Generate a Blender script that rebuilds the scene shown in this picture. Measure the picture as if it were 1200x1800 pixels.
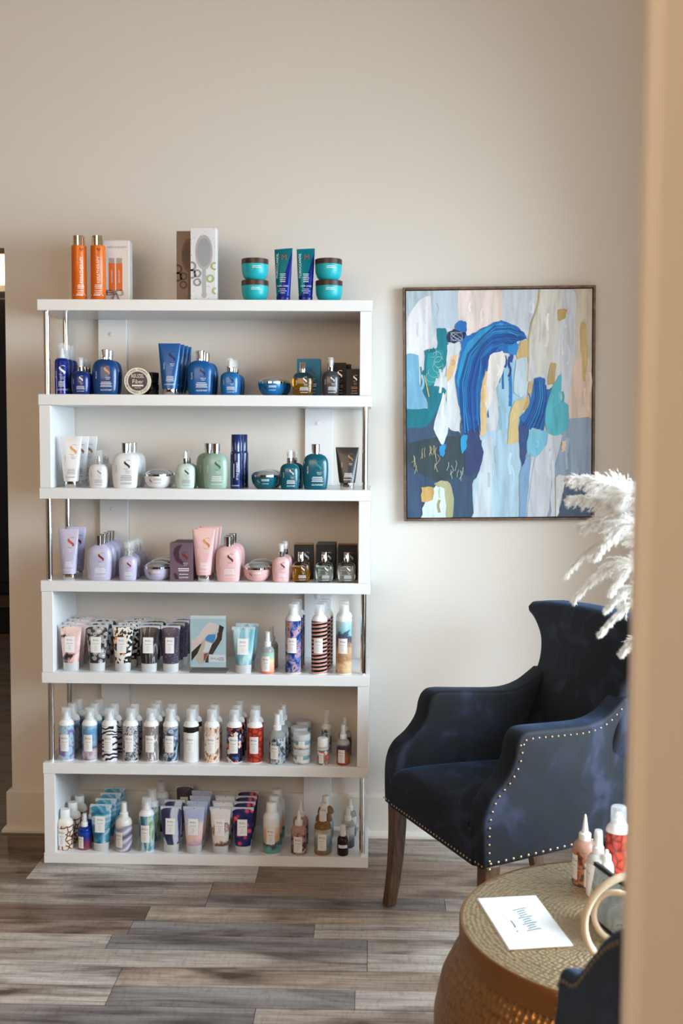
import bpy, bmesh, math, random
from mathutils import Vector, Matrix
random.seed(7)
SC = bpy.context.scene
COL = SC.collection
for o in list(bpy.data.objects): bpy.data.objects.remove(o)

# ------------------------------------------------------------------ camera
FPX = 1992.475
CAM = Vector((1.0495, -3.861, 1.4002))
PITCH, YAW, ROLL = 0.07041, 0.02573, 0.00601
_F = Vector((-math.sin(YAW)*math.cos(PITCH), math.cos(YAW)*math.cos(PITCH), -math.sin(PITCH)))
_R0 = Vector((math.cos(YAW), math.sin(YAW), 0)); _U0 = _R0.cross(_F)
_R = math.cos(ROLL)*_R0 + math.sin(ROLL)*_U0
_U = -math.sin(ROLL)*_R0 + math.cos(ROLL)*_U0
cd = bpy.data.cameras.new('camera'); cam = bpy.data.objects.new('camera', cd); COL.objects.link(cam)
cd.sensor_fit = 'VERTICAL'; cd.sensor_height = 36; cd.lens = FPX/1800*36
cd.clip_start = 0.05
m = Matrix((_R, _U, -_F)).transposed().to_4x4(); m.translation = CAM; cam.matrix_world = m
cd.dof.use_dof = True; cd.dof.focus_distance = 3.55; cd.dof.aperture_fstop = 5.0
SC.camera = cam

# ------------------------------------------------------------------ world, lights, exposure
SC.view_settings.view_transform = 'Standard'; SC.view_settings.look = 'None'
SC.view_settings.gamma = 1; SC.view_settings.use_curve_mapping = False
SC.view_settings.exposure = 0.12
w = bpy.data.worlds.new('sky'); SC.world = w; w.use_nodes = True
w.node_tree.nodes['Background'].inputs[0].default_value = (0.75, 0.86, 1.0, 1)
w.node_tree.nodes['Background'].inputs[1].default_value = 1.0
def area(name, loc, target, sx, sy, power, color):
    l = bpy.data.lights.new(name, 'AREA'); l.shape = 'RECTANGLE'; l.size = sx; l.size_y = sy
    l.energy = power; l.color = color
    o = bpy.data.objects.new(name, l); COL.objects.link(o); o.location = loc
    o.rotation_euler = (Vector(target)-Vector(loc)).to_track_quat('-Z', 'Y').to_euler()
    return o
# daylight entering through the tall side window (window_1), plus an added warm fill light behind the camera, no fitting
wl = area('window_daylight', (3.2, -1.75, 1.45), (1.15, -1.5, 0.15), 2.2, 1.5, 142, (0.73, 0.885, 1.0))
wl.data.spread = math.radians(150)   # sky light falls downwards through the window
area('warm_fill', (-0.4, -5.2, 2.3), (0.3, -0.5, 1.2), 2.6, 1.4, 56, (1.0, 0.72, 0.47))

# ------------------------------------------------------------------ helpers
def proj_x(px, Y, Z):
    """world x that lies at picture column px on the line (Y, Z)"""
    k = (px-600)/FPX
    dy, dz = Y-CAM.y, Z-CAM.z
    a = _R.x - k*_F.x
    b = (_R.y-k*_F.y)*dy + (_R.z-k*_F.z)*dz
    return CAM.x - b/a
def at(px, py, Y):
    d = _F + _R*((px-600)/FPX) - _U*((py-900)/FPX)
    return CAM + d*((Y-CAM.y)/d.y)
def lin(c):
    out = []
    for v in c[:3]:
        v = v/255.0
        out.append(v/12.92 if v <= 0.04045 else ((v+0.055)/1.055)**2.4)
    return (*out, 1)
MATS = {}
def setin(b, names, v):
    for n in names:
        if n in b.inputs: b.inputs[n].default_value = v; return
def mat(name, rgb, rough=0.45, metal=0.0, trans=0.0, ior=1.45, alpha=1.0, coat=0.0, sheen=0.0, sss=0.0):
    if name in MATS: return MATS[name]
    m = bpy.data.materials.new(name); m.use_nodes = True; MATS[name] = m
    b = m.node_tree.nodes['Principled BSDF']
    b.inputs['Base Color'].default_value = lin(rgb); b.inputs['Roughness'].default_value = rough
    b.inputs['Metallic'].default_value = metal; setin(b, ['Transmission Weight'], trans)
    b.inputs['IOR'].default_value = ior; b.inputs['Alpha'].default_value = alpha
    if coat: setin(b, ['Coat Weight'], coat)
    if sheen: setin(b, ['Sheen Weight'], sheen)
    return m
def nodes_of(m):
    nt = m.node_tree; return nt, nt.nodes['Principled BSDF']
def add(nt, t, **kw):
    n = nt.nodes.new(t)
    for k, v in kw.items(): setattr(n, k, v)
    return n
def ramp(nt, stops, interp='LINEAR'):
    r = add(nt, 'ShaderNodeValToRGB'); r.color_ramp.interpolation = interp
    e = r.color_ramp.elements
    while len(e) < len(stops): e.new(0.5)
    for el, (p, c) in zip(e, stops): el.position = p; el.color = lin(c)
    return r
def pat(name, kind, stops, scale=60, stretch=(1, 1, 1), dist=0.0, interp='LINEAR', rough=0.3, detail=3, off=(0, 0, 0), rot=(0, 0, 0)):
    """printed design: voronoi / noise / wave / grad (gradient up the body, z in metres * scale) in object space"""
    if name in MATS: return MATS[name]
    m = mat(name, (200, 200, 200), rough); nt, b = nodes_of(m)
    tc = add(nt, 'ShaderNodeTexCoord'); mp = add(nt, 'ShaderNodeMapping')
    mp.inputs['Scale'].default_value = stretch; mp.inputs['Location'].default_value = off; mp.inputs['Rotation'].default_value = rot
    nt.links.new(tc.outputs['Object'], mp.inputs['Vector'])
    r = ramp(nt, stops, interp)
    if kind == 'vor' or kind == 'cell':
        t = add(nt, 'ShaderNodeTexVoronoi'); t.inputs['Scale'].default_value = scale
        nt.links.new(mp.outputs[0], t.inputs['Vector'])
        if kind == 'vor': nt.links.new(t.outputs['Distance'], r.inputs[0])
        else:
            s = add(nt, 'ShaderNodeSeparateColor'); nt.links.new(t.outputs['Color'], s.inputs[0]); nt.links.new(s.outputs[0], r.inputs[0])
    elif kind == 'edge':
        t = add(nt, 'ShaderNodeTexVoronoi', feature='DISTANCE_TO_EDGE'); t.inputs['Scale'].default_value = scale
        nt.links.new(mp.outputs[0], t.inputs['Vector']); nt.links.new(t.outputs['Distance'], r.inputs[0])
    elif kind == 'noise':
        t = add(nt, 'ShaderNodeTexNoise'); t.inputs['Scale'].default_value = scale; t.inputs['Detail'].default_value = detail
        t.inputs['Distortion'].default_value = dist
        nt.links.new(mp.outputs[0], t.inputs['Vector']); nt.links.new(t.outputs['Fac'], r.inputs[0])
    elif kind == 'wave':
        t = add(nt, 'ShaderNodeTexWave', bands_direction='Z'); t.inputs['Scale'].default_value = scale; t.inputs['Distortion'].default_value = dist
        t.inputs['Detail'].default_value = detail; t.inputs['Detail Scale'].default_value = 1.2
        nt.links.new(mp.outputs[0], t.inputs['Vector']); nt.links.new(t.outputs['Fac'], r.inputs[0])
    elif kind == 'grad':
        s = add(nt, 'ShaderNodeSeparateXYZ'); nt.links.new(mp.outputs[0], s.inputs[0])
        n = add(nt, 'ShaderNodeTexNoise'); n.inputs['Scale'].default_value = 45; n.inputs['Detail'].default_value = detail
        nt.links.new(tc.outputs['Object'], n.inputs['Vector'])
        a = add(nt, 'ShaderNodeMath', operation='MULTIPLY'); nt.links.new(s.outputs[2], a.inputs[0]); a.inputs[1].default_value = scale
        c = add(nt, 'ShaderNodeMath', operation='MULTIPLY_ADD'); nt.links.new(n.outputs['Fac'], c.inputs[0]); c.inputs[1].default_value = dist
        nt.links.new(a.outputs[0], c.inputs[2])
        d = add(nt, 'ShaderNodeMath', operation='SUBTRACT'); nt.links.new(c.outputs[0], d.inputs[0]); d.inputs[1].default_value = dist*0.5
        nt.links.new(d.outputs[0], r.inputs[0])
    nt.links.new(r.outputs[0], b.inputs['Base Color'])
    return m
def bump(m, tex_out, strength=0.3, dist=0.002):
    nt, b = nodes_of(m); bp = add(nt, 'ShaderNodeBump'); bp.inputs['Strength'].default_value = strength
    bp.inputs['Distance'].default_value = dist
    nt.links.new(tex_out, bp.inputs['Height']); nt.links.new(bp.outputs[0], b.inputs['Normal'])

def mk(name, V, Fc, material=None, smooth=False, sharp=40, fm=None):
    me = bpy.data.meshes.new(name); me.from_pydata([tuple(v) for v in V], [], Fc)
    if material is not None:
        for mm in (material if isinstance(material, (list, tuple)) else [material]): me.materials.append(mm)
    if fm: me.polygons.foreach_set('material_index', fm)
    if smooth:
        me.polygons.foreach_set('use_smooth', [True]*len(me.polygons))
        me.update(); me.set_sharp_from_angle(angle=math.radians(sharp))
    me.update(); return me
def ob(name, me, parent=None, loc=None, rot=None):
    o = bpy.data.objects.new(name, me); COL.objects.link(o)
    if parent: o.parent = parent
    if loc is not None: o.location = loc
    if rot is not None: o.rotation_euler = rot
    return o
def tag(o, label, cat, group=None, kind=None):
    if label: o['label'] = label
    if cat: o['category'] = cat
    if group: o['group'] = group
    if kind: o['kind'] = kind
    return o
def empty(name, loc=(0, 0, 0), rz=0):
    o = bpy.data.objects.new(name, None); COL.objects.link(o); o.location = loc; o.rotation_euler = (0, 0, rz)
    o.empty_display_size = 0.05
    return o
def box_geo(x0, x1, y0, y1, z0, z1):
    V = [(x0, y0, z0), (x1, y0, z0), (x1, y1, z0), (x0, y1, z0), (x0, y0, z1), (x1, y0, z1), (x1, y1, z1), (x0, y1, z1)]
    Fc = [(3, 2, 1, 0), (4, 5, 6, 7), (0, 1, 5, 4), (1, 2, 6, 5), (2, 3, 7, 6), (3, 0, 4, 7)]
    return V, Fc
def box_me(name, x0, x1, y0, y1, z0, z1, material, bev=0.0, seg=2):
    V, Fc = box_geo(x0, x1, y0, y1, z0, z1); me = mk(name, V, Fc, material)
    if bev: bevel_me(me, bev, seg)
    return me
def bevel_me(me, off, seg=2, angle=30, smooth=True):
    bm = bmesh.new(); bm.from_mesh(me)
    ed = [e for e in bm.edges if len(e.link_faces) == 2 and e.calc_face_angle(0) > math.radians(angle)]
    bmesh.ops.bevel(bm, geom=ed, offset=off, segments=seg, profile=0.5, affect='EDGES', clamp_overlap=True)
    bm.to_mesh(me); bm.free()
    if smooth:
        me.polygons.foreach_set('use_smooth', [True]*len(me.polygons)); me.set_sharp_from_angle(angle=math.radians(14))
    me.update()
def join_geo(parts):
    V, Fc = [], []
    for v, f in parts:
        k = len(V); V += list(v); Fc += [tuple(i+k for i in q) for q in f]
    return V, Fc
def loft_geo(prof, n=28, close=True):
    """stack of superellipse sections: (z, rx, ry, exponent)"""
    V, Fc = [], []
    for (z, rx, ry, e) in prof:
        for k in range(n):
            a = 2*math.pi*k/n + math.pi/n
            c, s = math.cos(a), math.sin(a)
            V.append((rx*math.copysign(abs(c)**(2/e), c), ry*math.copysign(abs(s)**(2/e), s), z))
    for i in range(len(prof)-1):
        for k in range(n):
            a = i*n+k; b_ = i*n+(k+1) % n
            Fc.append((a, b_, b_+n, a+n))
    if close:
        Fc.append(tuple(reversed(range(n)))); L = (len(prof)-1)*n
        Fc.append(tuple(range(L, L+n)))
    return V, Fc
def loft(name, prof, material, n=28, close=True, sharp=40):
    return mk(name, *loft_geo(prof, n, close), material, True, sharp)
def surf_of(prof):
    def f(x, z):
        p = prof
        if z <= p[0][0]: q = p[0]
        elif z >= p[-1][0]: q = p[-1]
        else:
            for i in range(len(p)-1):
                if p[i][0] <= z <= p[i+1][0] and p[i+1][0] > p[i][0]:
                    t = (z-p[i][0])/(p[i+1][0]-p[i][0])
                    q = tuple(p[i][k]*(1-t)+p[i+1][k]*t for k in range(4)); break
        z_, rx, ry, e = q
        u = min(0.999, abs(x)/max(rx, 1e-5))
        return -ry*(1-u**e)**(1/e)
    return f
def flat_surf(y): return lambda x, z: y
def dec_rect(surf, x0, x1, z0, z1, eps, nx=8, nz=4):
    V, Fc = [], []
    for j in range(nz+1):
        for i in range(nx+1):
            x = x0+(x1-x0)*i/nx; z = z0+(z1-z0)*j/nz
            V.append((x, surf(x, z)-eps, z))
    for j in range(nz):
        for i in range(nx):
            a = j*(nx+1)+i; Fc.append((a, a+1, a+nx+2, a+nx+1))
    return V, Fc
_TX = {}
def text2d(s):
    if s in _TX: return _TX[s]
    cu = bpy.data.curves.new('lettering', 'FONT'); cu.body = s; cu.size = 1; cu.resolution_u = 2; cu.align_x = 'CENTER'; cu.align_y = 'CENTER'
    o = bpy.data.objects.new('lettering', cu); me = bpy.data.meshes.new_from_object(o)
    V = [(v.co.x, v.co.y) for v in me.vertices]; Fc = [tuple(p.vertices) for p in me.polygons]
    bpy.data.objects.remove(o); bpy.data.curves.remove(cu); bpy.data.meshes.remove(me)
    _TX[s] = (V, Fc); return _TX[s]
def dec_text(surf, s, x, z, size, eps, rot=0, sx=1.0):
    V2, Fc = text2d(s); c, sn = math.cos(rot), math.sin(rot); V = []
    for (a, b_) in V2:
        a *= size*sx; b_ *= size
        X = x+a*c-b_*sn; Z = z+a*sn+b_*c
        V.append((X, surf(X, Z)-eps, Z))
    return V, Fc
_S = [(.30, .90, .03), (.16, .985, .06), (-.06, .97, .10), (-.22, .86, .15), (-.22, .71, .20), (-.08, .57, .23), (.10, .44, .23),
      (.24, .30, .19), (.22, .14, .14), (.04, .03, .09), (-.16, .03, .05), (-.30, .13, .02)]
def dec_S(surf, x, z, h, eps):
    pts = []
    for i in range(len(_S)-1):
        for k in range(3):
            t = k/3; pts.append(tuple(_S[i][j]*(1-t)+_S[i+1][j]*t for j in range(3)))
    pts.append(_S[-1]); V, Fc = [], []
    for (a, b_, wd) in pts:   # calligraphic: pen held diagonally
        for sg in (-1, 1):
            X = x+h*(a+sg*wd*0.42); Z = z+h*(b_-0.5+sg*wd*0.25); V.append((X, surf(X, Z)-eps, Z))
    for i in range(len(pts)-1): Fc.append((2*i, 2*i+1, 2*i+3, 2*i+2))
    # small crescent strokes beside the S
    return V, Fc
def lines(surf, x, z, wd, n, pitch, th, eps, seed=1):
    rr = random.Random(seed); out = []
    for i in range(n):
        l = wd*rr.uniform(.62, 1.0); out.append(dec_rect(surf, x-l/2, x+l/2, z-i*pitch, z-i*pitch+th, eps, 4, 1))
    return out

# ------------------------------------------------------------------ materials of the setting and furniture
def wall_mat(name, rgb):
    m = mat(name, rgb, 0.6); nt, b = nodes_of(m)
    tc = add(nt, 'ShaderNodeTexCoord'); t = add(nt, 'ShaderNodeTexNoise'); t.inputs['Scale'].default_value = 160; t.inputs['Detail'].default_value = 2
    nt.links.new(tc.outputs['Object'], t.inputs['Vector']); bump(m, t.outputs['Fac'], 0.06, 0.002)
    return m
M_WALL = wall_mat('beige_wall_paint', (231, 225, 217))
M_TRIM = mat('trim_paint', (231, 226, 218), 0.35)
M_CEIL = mat('ceiling_paint', (176, 166, 156), 0.8)
M_WHITE = mat('white_laminate', (238, 239, 240), 0.28)
M_CHROME = mat('chrome', (225, 225, 225), 0.08, 1.0)
M_CHROME2 = mat('brushed_steel', (190, 190, 190), 0.22, 1.0)
M_CLEAR = mat('clear_plastic', (246, 250, 252), 0.06, 0, 0.0, 1.45, alpha=0.25)
M_FROST = mat('frosted_plastic', (244, 247, 250), 0.10, 0, 0.0, 1.45, alpha=0.30)
M_CAPW = mat('white_plastic', (236, 236, 236), 0.35)
M_GLASS = mat('glass', (252, 253, 252), 0.02, 0, 1.0, 1.35)
M_LABEL = mat('paper_label', (240, 239, 238), 0.5)
M_INK = mat('dark_ink', (45, 45, 48), 0.5)
M_INKG = mat('grey_ink', (150, 150, 152), 0.5)
M_INKW = mat('white_ink', (245, 245, 245), 0.4)
M_FOILG = mat('gold_foil', (164, 126, 84), 0.3, 0.6)
M_FOILC = mat('copper_foil', (150, 62, 50), 0.3, 0.5)
M_FOILS = mat('silver_foil', (215, 215, 220), 0.25, 0.6)
M_BLK = mat('black_plastic', (18, 18, 20), 0.35)

# wood planks: tone of each plank from its own object colour, grain from noise
M_PLANK = mat('grey_oak_plank', (140, 130, 120), 0.42)
nt, b = nodes_of(M_PLANK)
oi = add(nt, 'ShaderNodeObjectInfo'); tc = add(nt, 'ShaderNodeTexCoord'); geo = add(nt, 'ShaderNodeNewGeometry')
rnd = add(nt, 'ShaderNodeVectorMath', operation='SCALE'); rnd.inputs[0].default_value = (13.0, 7.0, 3.0); nt.links.new(oi.outputs['Random'], rnd.inputs['Scale'])
vadd = add(nt, 'ShaderNodeVectorMath', operation='ADD'); nt.links.new(geo.outputs['Position'], vadd.inputs[0]); nt.links.new(rnd.outputs[0], vadd.inputs[1])
def streak(scale, st, detail, dist):
    mp = add(nt, 'ShaderNodeMapping'); mp.inputs['Scale'].default_value = st; nt.links.new(vadd.outputs[0], mp.inputs['Vector'])
    t = add(nt, 'ShaderNodeTexNoise'); t.inputs['Scale'].default_value = scale; t.inputs['Detail'].default_value = detail; t.inputs['Distortion'].default_value = dist
    nt.links.new(mp.outputs[0], t.inputs['Vector']); return t
t1 = streak(6, (0.35, 5, 1), 6, 0.8); t2 = streak(26, (0.25, 5.5, 1), 5, 0.3); t3 = streak(3.2, (1.0, 3.0, 1), 4, 0.6); t4 = streak(34, (3.0, .8, 1), 4, 1.0)
r1 = ramp(nt, [(0.28, (166, 160, 156)), (0.46, (236, 234, 232)), (0.62, (255, 255, 255))]); nt.links.new(t1.outputs['Fac'], r1.inputs[0])
r2 = ramp(nt, [(0.28, (206, 203, 200)), (0.54, (255, 255, 255))]); nt.links.new(t2.outputs['Fac'], r2.inputs[0])
r3 = ramp(nt, [(0.29, (112, 102, 98)), (0.40, (206, 200, 197)), (0.54, (255, 255, 255))]); nt.links.new(t3.outputs['Fac'], r3.inputs[0])
r4 = ramp(nt, [(0.28, (226, 224, 222)), (0.5, (255, 255, 255))]); nt.links.new(t4.outputs['Fac'], r4.inputs[0])
def mul(a, b_):
    x = add(nt, 'ShaderNodeMix', data_type='RGBA', blend_type='MULTIPLY'); x.inputs['Factor'].default_value = 1
    nt.links.new(a, x.inputs['A']); nt.links.new(b_, x.inputs['B']); return x.outputs['Result']
cc = mul(mul(mul(mul(oi.outputs['Color'], r1.outputs[0]), r2.outputs[0]), r3.outputs[0]), r4.outputs[0])
nt.links.new(cc, b.inputs['Base Color'])
bump(M_PLANK, t2.outputs['Fac'], 0.25, 0.001)

M_VELVET = mat('navy_velvet', (9, 15, 32), 0.75, sheen=0.2)
nt, b = nodes_of(M_VELVET)
setin(b, ['Sheen Tint'], (0.10, 0.27, 0.55, 1)); setin(b, ['Sheen Roughness'], 0.38)
tc = add(nt, 'ShaderNodeTexCoord'); t = add(nt, 'ShaderNodeTexNoise'); t.inputs['Scale'].default_value = 6.5; t.inputs['Detail'].default_value = 3; t.inputs['Distortion'].default_value = 1.4
nt.links.new(tc.outputs['Object'], t.inputs['Vector'])
r = ramp(nt, [(0.40, (2, 5, 12)), (0.54, (7, 13, 29)), (0.66, (36, 40, 62))]); nt.links.new(t.outputs['Fac'], r.inputs[0]); nt.links.new(r.outputs[0], b.inputs['Base Color'])
bump(M_VELVET, t.outputs['Fac'], 0.15, 0.006)
M_LEG = pat('walnut_leg', 'noise', [(0.35, (66, 47, 36)), (0.65, (104, 76, 56))], 30, (6, 6, 0.6), rough=0.4)
M_NAIL = mat('brass_nailhead', (168, 146, 118), 0.35, 1.0)
M_WOODFR = pat('walnut_frame', 'noise', [(0.3, (92, 70, 56)), (0.7, (134, 106, 86))], 40, (1, 1, 1), rough=0.5)

# ------------------------------------------------------------------ the setting
Z1 = 3.3                     # ceiling height
XD, ZD = -0.197, 2.015       # doorway edge and head height
def struct(name, geos, material, parent=None, label=None):
    V, Fc = join_geo(geos); o = ob(name, mk(name, V, Fc, material), parent)
    if parent is None: o['kind'] = 'structure'
    if label: o['label'] = label
    return o
fl = struct('floor', [box_geo(-2.6, 3.45, -6.6, 0.12, -0.05, -0.004), box_geo(-4.0, 0.3, 0.12, 6.2, -0.05, -0.004)], mat('floor_joint', (40, 34, 30), 0.8), label='grey weathered wood plank floor of the salon')
struct('ceiling', [box_geo(-2.6, 3.45, -6.6, 0.12, Z1, Z1+0.05), box_geo(-4.0, 0.3, 0.12, 6.2, 3.1, 3.15)], M_CEIL, label='plain pale ceiling above the salon')
struct('wall_back', [box_geo(XD, 3.45, 0, 0.12, 0, Z1), box_geo(-2.6, XD, 0, 0.12, ZD, Z1), box_geo(-2.6, -1.25, 0, 0.12, 0, ZD)], M_WALL, label='beige painted wall behind the white shelf and painting')
struct('wall_left', [box_geo(-2.65, -2.6, -6.6, 0.12, 0, Z1)], mat('brown_wall_paint', (150, 128, 108), 0.6), label='brown side wall on the far left')
XR = 3.3                     # right wall with the tall window
WY0, WY1, WZ0, WZ1 = -2.9, -0.6, 0.4, 2.3
struct('wall_right', [box_geo(XR, XR+0.15, WY1, 0, 0, Z1), box_geo(XR, XR+0.15, -6.6, WY0, 0, Z1),
                      box_geo(XR, XR+0.15, WY0, WY1, 0, WZ0), box_geo(XR, XR+0.15, WY0, WY1, WZ1, Z1), box_geo(2.0, 2.08, -0.5, 0, 0, Z1)], M_WALL, label='beige side wall with a tall window on the right')  # last box: unseen wall return added to shade the back wall's right end
struct('wall_front', [box_geo(-2.6, 3.45, -6.65, -6.6, 0, Z1)], mat('brown_wall_paint', (150, 128, 108), 0.6), label='brown wall behind the camera')
def window(name, x0, x1, y0, y1, z0, z1, label):
    r = empty(name); r['kind'] = 'structure'; r['label'] = label
    t = 0.05; G = []
    if x1-x0 < y1-y0:
        for (a, c) in ((y0, y0+t), (y1-t, y1), ((y0+y1)/2-t/2, (y0+y1)/2+t/2)): G.append(box_geo(x0, x1, a, c, z0, z1))
        for (a, c) in ((z0, z0+t), (z1-t, z1)): G.append(box_geo(x0, x1, y0, y1, a, c))
        pane = box_geo((x0+x1)/2-0.003, (x0+x1)/2+0.003, y0+t, y1-t, z0+t, z1-t)
    else:
        for (a, c) in ((x0, x0+t), (x1-t, x1), ((x0+x1)/2-t/2, (x0+x1)/2+t/2)): G.append(box_geo(a, c, y0, y1, z0, z1))
        for (a, c) in ((z0, z0+t), (z1-t, z1)): G.append(box_geo(x0, x1, y0, y1, a, c))
        pane = box_geo(x0+t, x1-t, (y0+y1)/2-0.003, (y0+y1)/2+0.003, z0+t, z1-t)
    ob('window_frame', mk('window_frame', *join_geo(G), M_CAPW), r); ob('pane', mk('pane', *pane, M_GLASS), r)
window('window_1', XR+0.05, XR+0.11, WY0, WY1, WZ0, WZ1, 'tall white framed window in the right wall')
# partition whose edge stands in the right foreground
V, Fc = [], []
px_ = proj_x(1110, -2.99, 1.40)
o = ob('wall_partition', box_me('wall_partition', px_, 3.3, -3.02, -2.99, 0, Z1, M_WALL, 0.01, 3)); tag(o, 'out of focus tan partition wall edge in the right foreground', None, None, 'structure')
# baseboard with shoe moulding, wrapping the doorway corner
def baseboard(name, prof, path, label):
    V, Fc = [], []; n = len(prof)
    for (p, nx, ny) in path:
        for (d, z) in prof: V.append((p[0]+nx*d, p[1]+ny*d, z))
    for i in range(len(path)-1):
        for k in range(n-1):
            a = i*n+k; Fc.append((a, a+n, a+n+1, a+1))
    o = ob(name, mk(name, V, Fc, M_TRIM)); o['kind'] = 'structure'; o['label'] = label
bp = [(0, 0), (0.030, 0), (0.030, 0.008), (0.024, 0.018), (0.016, 0.022), (0.016, 0.140), (0.010, 0.147), (0, 0.150)]
baseboard('baseboard_back', bp, [((1.985, 0), 0, -1), ((XD, 0), -1, -1), ((XD, 0.12), -1, 0)], 'beige baseboard with shoe moulding along the back wall')
baseboard('baseboard_right', bp, [((XR, 0), -1, 0), ((XR, -2.98), -1, 0)], 'beige baseboard along the right wall')
# the dark room beyond the doorway
far = struct('wall_far', [box_geo(-4.0, 0.3, 6.1, 6.2, 0, 3.1), box_geo(-4.05, -4.0, 0.12, 6.2, 0, 3.1)], mat('cream_far_wall', (215, 200, 175), 0.6), label='cream wall at the end of the dark room beyond the doorway')
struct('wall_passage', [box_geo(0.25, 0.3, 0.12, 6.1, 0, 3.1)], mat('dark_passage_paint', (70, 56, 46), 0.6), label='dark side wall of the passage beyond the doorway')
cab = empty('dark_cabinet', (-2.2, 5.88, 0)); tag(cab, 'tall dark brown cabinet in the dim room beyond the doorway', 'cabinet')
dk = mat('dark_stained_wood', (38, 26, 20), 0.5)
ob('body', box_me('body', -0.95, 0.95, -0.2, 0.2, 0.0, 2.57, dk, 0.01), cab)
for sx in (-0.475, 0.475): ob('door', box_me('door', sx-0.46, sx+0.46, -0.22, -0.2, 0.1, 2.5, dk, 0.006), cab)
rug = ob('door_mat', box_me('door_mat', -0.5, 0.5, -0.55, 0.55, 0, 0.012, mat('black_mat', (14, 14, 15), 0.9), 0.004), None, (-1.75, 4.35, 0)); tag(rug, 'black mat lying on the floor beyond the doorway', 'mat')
lamp = empty('wall_lamp', (-2.16, 5.98, 2.78)); tag(lamp, 'glowing lamp high in the room beyond the doorway', 'lamp')
me_ = mat('lamp_glow', (255, 236, 205)); nt, b = nodes_of(me_); b.inputs['Emission Color'].default_value = (1, .86, .66, 1); b.inputs['Emission Strength'].default_value = 1.6
ob('lamp_shade', loft('lamp_shade', [(-.12, .16, .07, 2), (-.1, .17, .075, 2), (.1, .15, .07, 2), (.12, .14, .06, 2)], me_), lamp)
pl_ = bpy.data.lights.new('lamp_light', 'POINT'); pl_.energy = 15; pl_.color = (1, .82, .6); pl_.shadow_soft_size = .1; plo = bpy.data.objects.new('lamp_light', pl_); COL.objects.link(plo); plo.parent = lamp; plo.location = (0, -.35, 0)
ob('lamp_bracket', box_me('lamp_bracket', -.03, .03, .05, .1, -.05, .05, M_CHROME2, .004), lamp)

# planks: listed where the photograph shows their joints, then a regular lay elsewhere
PT = {'l': (206, 194, 183), 'L': (212, 204, 196), 'g': (156, 149, 146), 'd': (128, 118, 113), 'b': (168, 144, 128), 'm': (184, 170, 159), 'k': (138, 113, 98), 't': (198, 178, 161)}
def plank(x0, x1, y0, y1, tone):
    g = 0.0008; h = random.uniform(-0.0004, 0.0004)
    me = box_me('plank', x0+g, x1-g, y0+g, y1-g, -0.02, h, M_PLANK)
    o = ob('plank', me, fl); c = lin(PT[tone]); j = random.uniform(0.93, 1.07); o.color = (c[0]*j, c[1]*j, c[2]*j, 1)
rows = [(-.05, .12, [(-2.6, 'k'), (-.6, 'd'), (.62, 'm'), (3.45, None)]),
        (-.24, -.05, [(-2.6, 'd'), (-.75, 'k'), (.48, 'm'), (1.62, 'b'), (3.45, None)]),
        (-.43, -.24, [(-2.6, 'm'), (-1.25, 'k'), (-.02, 'L'), (.70, 'b'), (1.95, 'm'), (3.45, None)]),
        (-.53, -.43, [(-2.6, 'b'), (-.66, 'm'), (.57, 'b'), (1.78, 'm'), (3.45, None)]),
        (-.62, -.53, [(-2.6, 'b'), (-.66, 'm'), (.57, 'g'), (1.28, 'm'), (2.2, 'd'), (3.45, None)]),
        (-.72, -.62, [(-2.6, 'm'), (-.82, 'k'), (.41, 't'), (1.62, 'm'), (3.45, None)]),
        (-.81, -.72, [(-2.6, 'm'), (-.82, 'b'), (.38, 'g'), (.90, 'l'), (2.1, 'g'), (3.45, None)]),
        (-.90, -.81, [(-2.6, 'g'), (-.9, 'l'), (.34, 'g'), (1.05, 'l'), (2.3, 'm'), (3.45, None)]),
        (-1.0, -.90, [(-2.6, 'g'), (-.9, 'm'), (-.17, 'l'), (1.05, 'l'), (2.3, 'b'), (3.45, None)]),
        (-1.1, -1.0, [(-2.6, 'm'), (-.82, 'L'), (.41, 't'), (1.6, 'l'), (3.45, None)]),
        (-1.2, -1.1, [(-2.6, 'm'), (-.82, 'l'), (.41, 'g'), (1.02, 'l'), (2.24, 'm'), (3.45, None)]),
        (-1.30, -1.2, [(-2.6, 'b'), (-.45, 'g'), (.78, 'm'), (2.0, 'l'), (3.45, None)])]
for (y0, y1, xs) in rows:
    for (a, t), (c, _) in zip(xs, xs[1:]): plank(a, c, y0, y1, t)
y = -1.30; i = 0
while y > -6.5:
    x = -2.6 - random.uniform(0, .9)
    while x < 3.45:
        x2 = min(3.45, x+1.22); plank(max(x, -2.6), x2, y-.19, y, random.choice('lmgbdt')); x = x2
    y -= .19
y = .12
while y < 6.0:
    x = -3.4 - random.uniform(0, .9)
    while x < .3:
        x2 = min(.3, x+1.22)
        if x2 > -3.0: plank(max(x, -4.0), x2, y, y+.19, random.choice('kkdk'))
        x = x2
    y += .19

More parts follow.
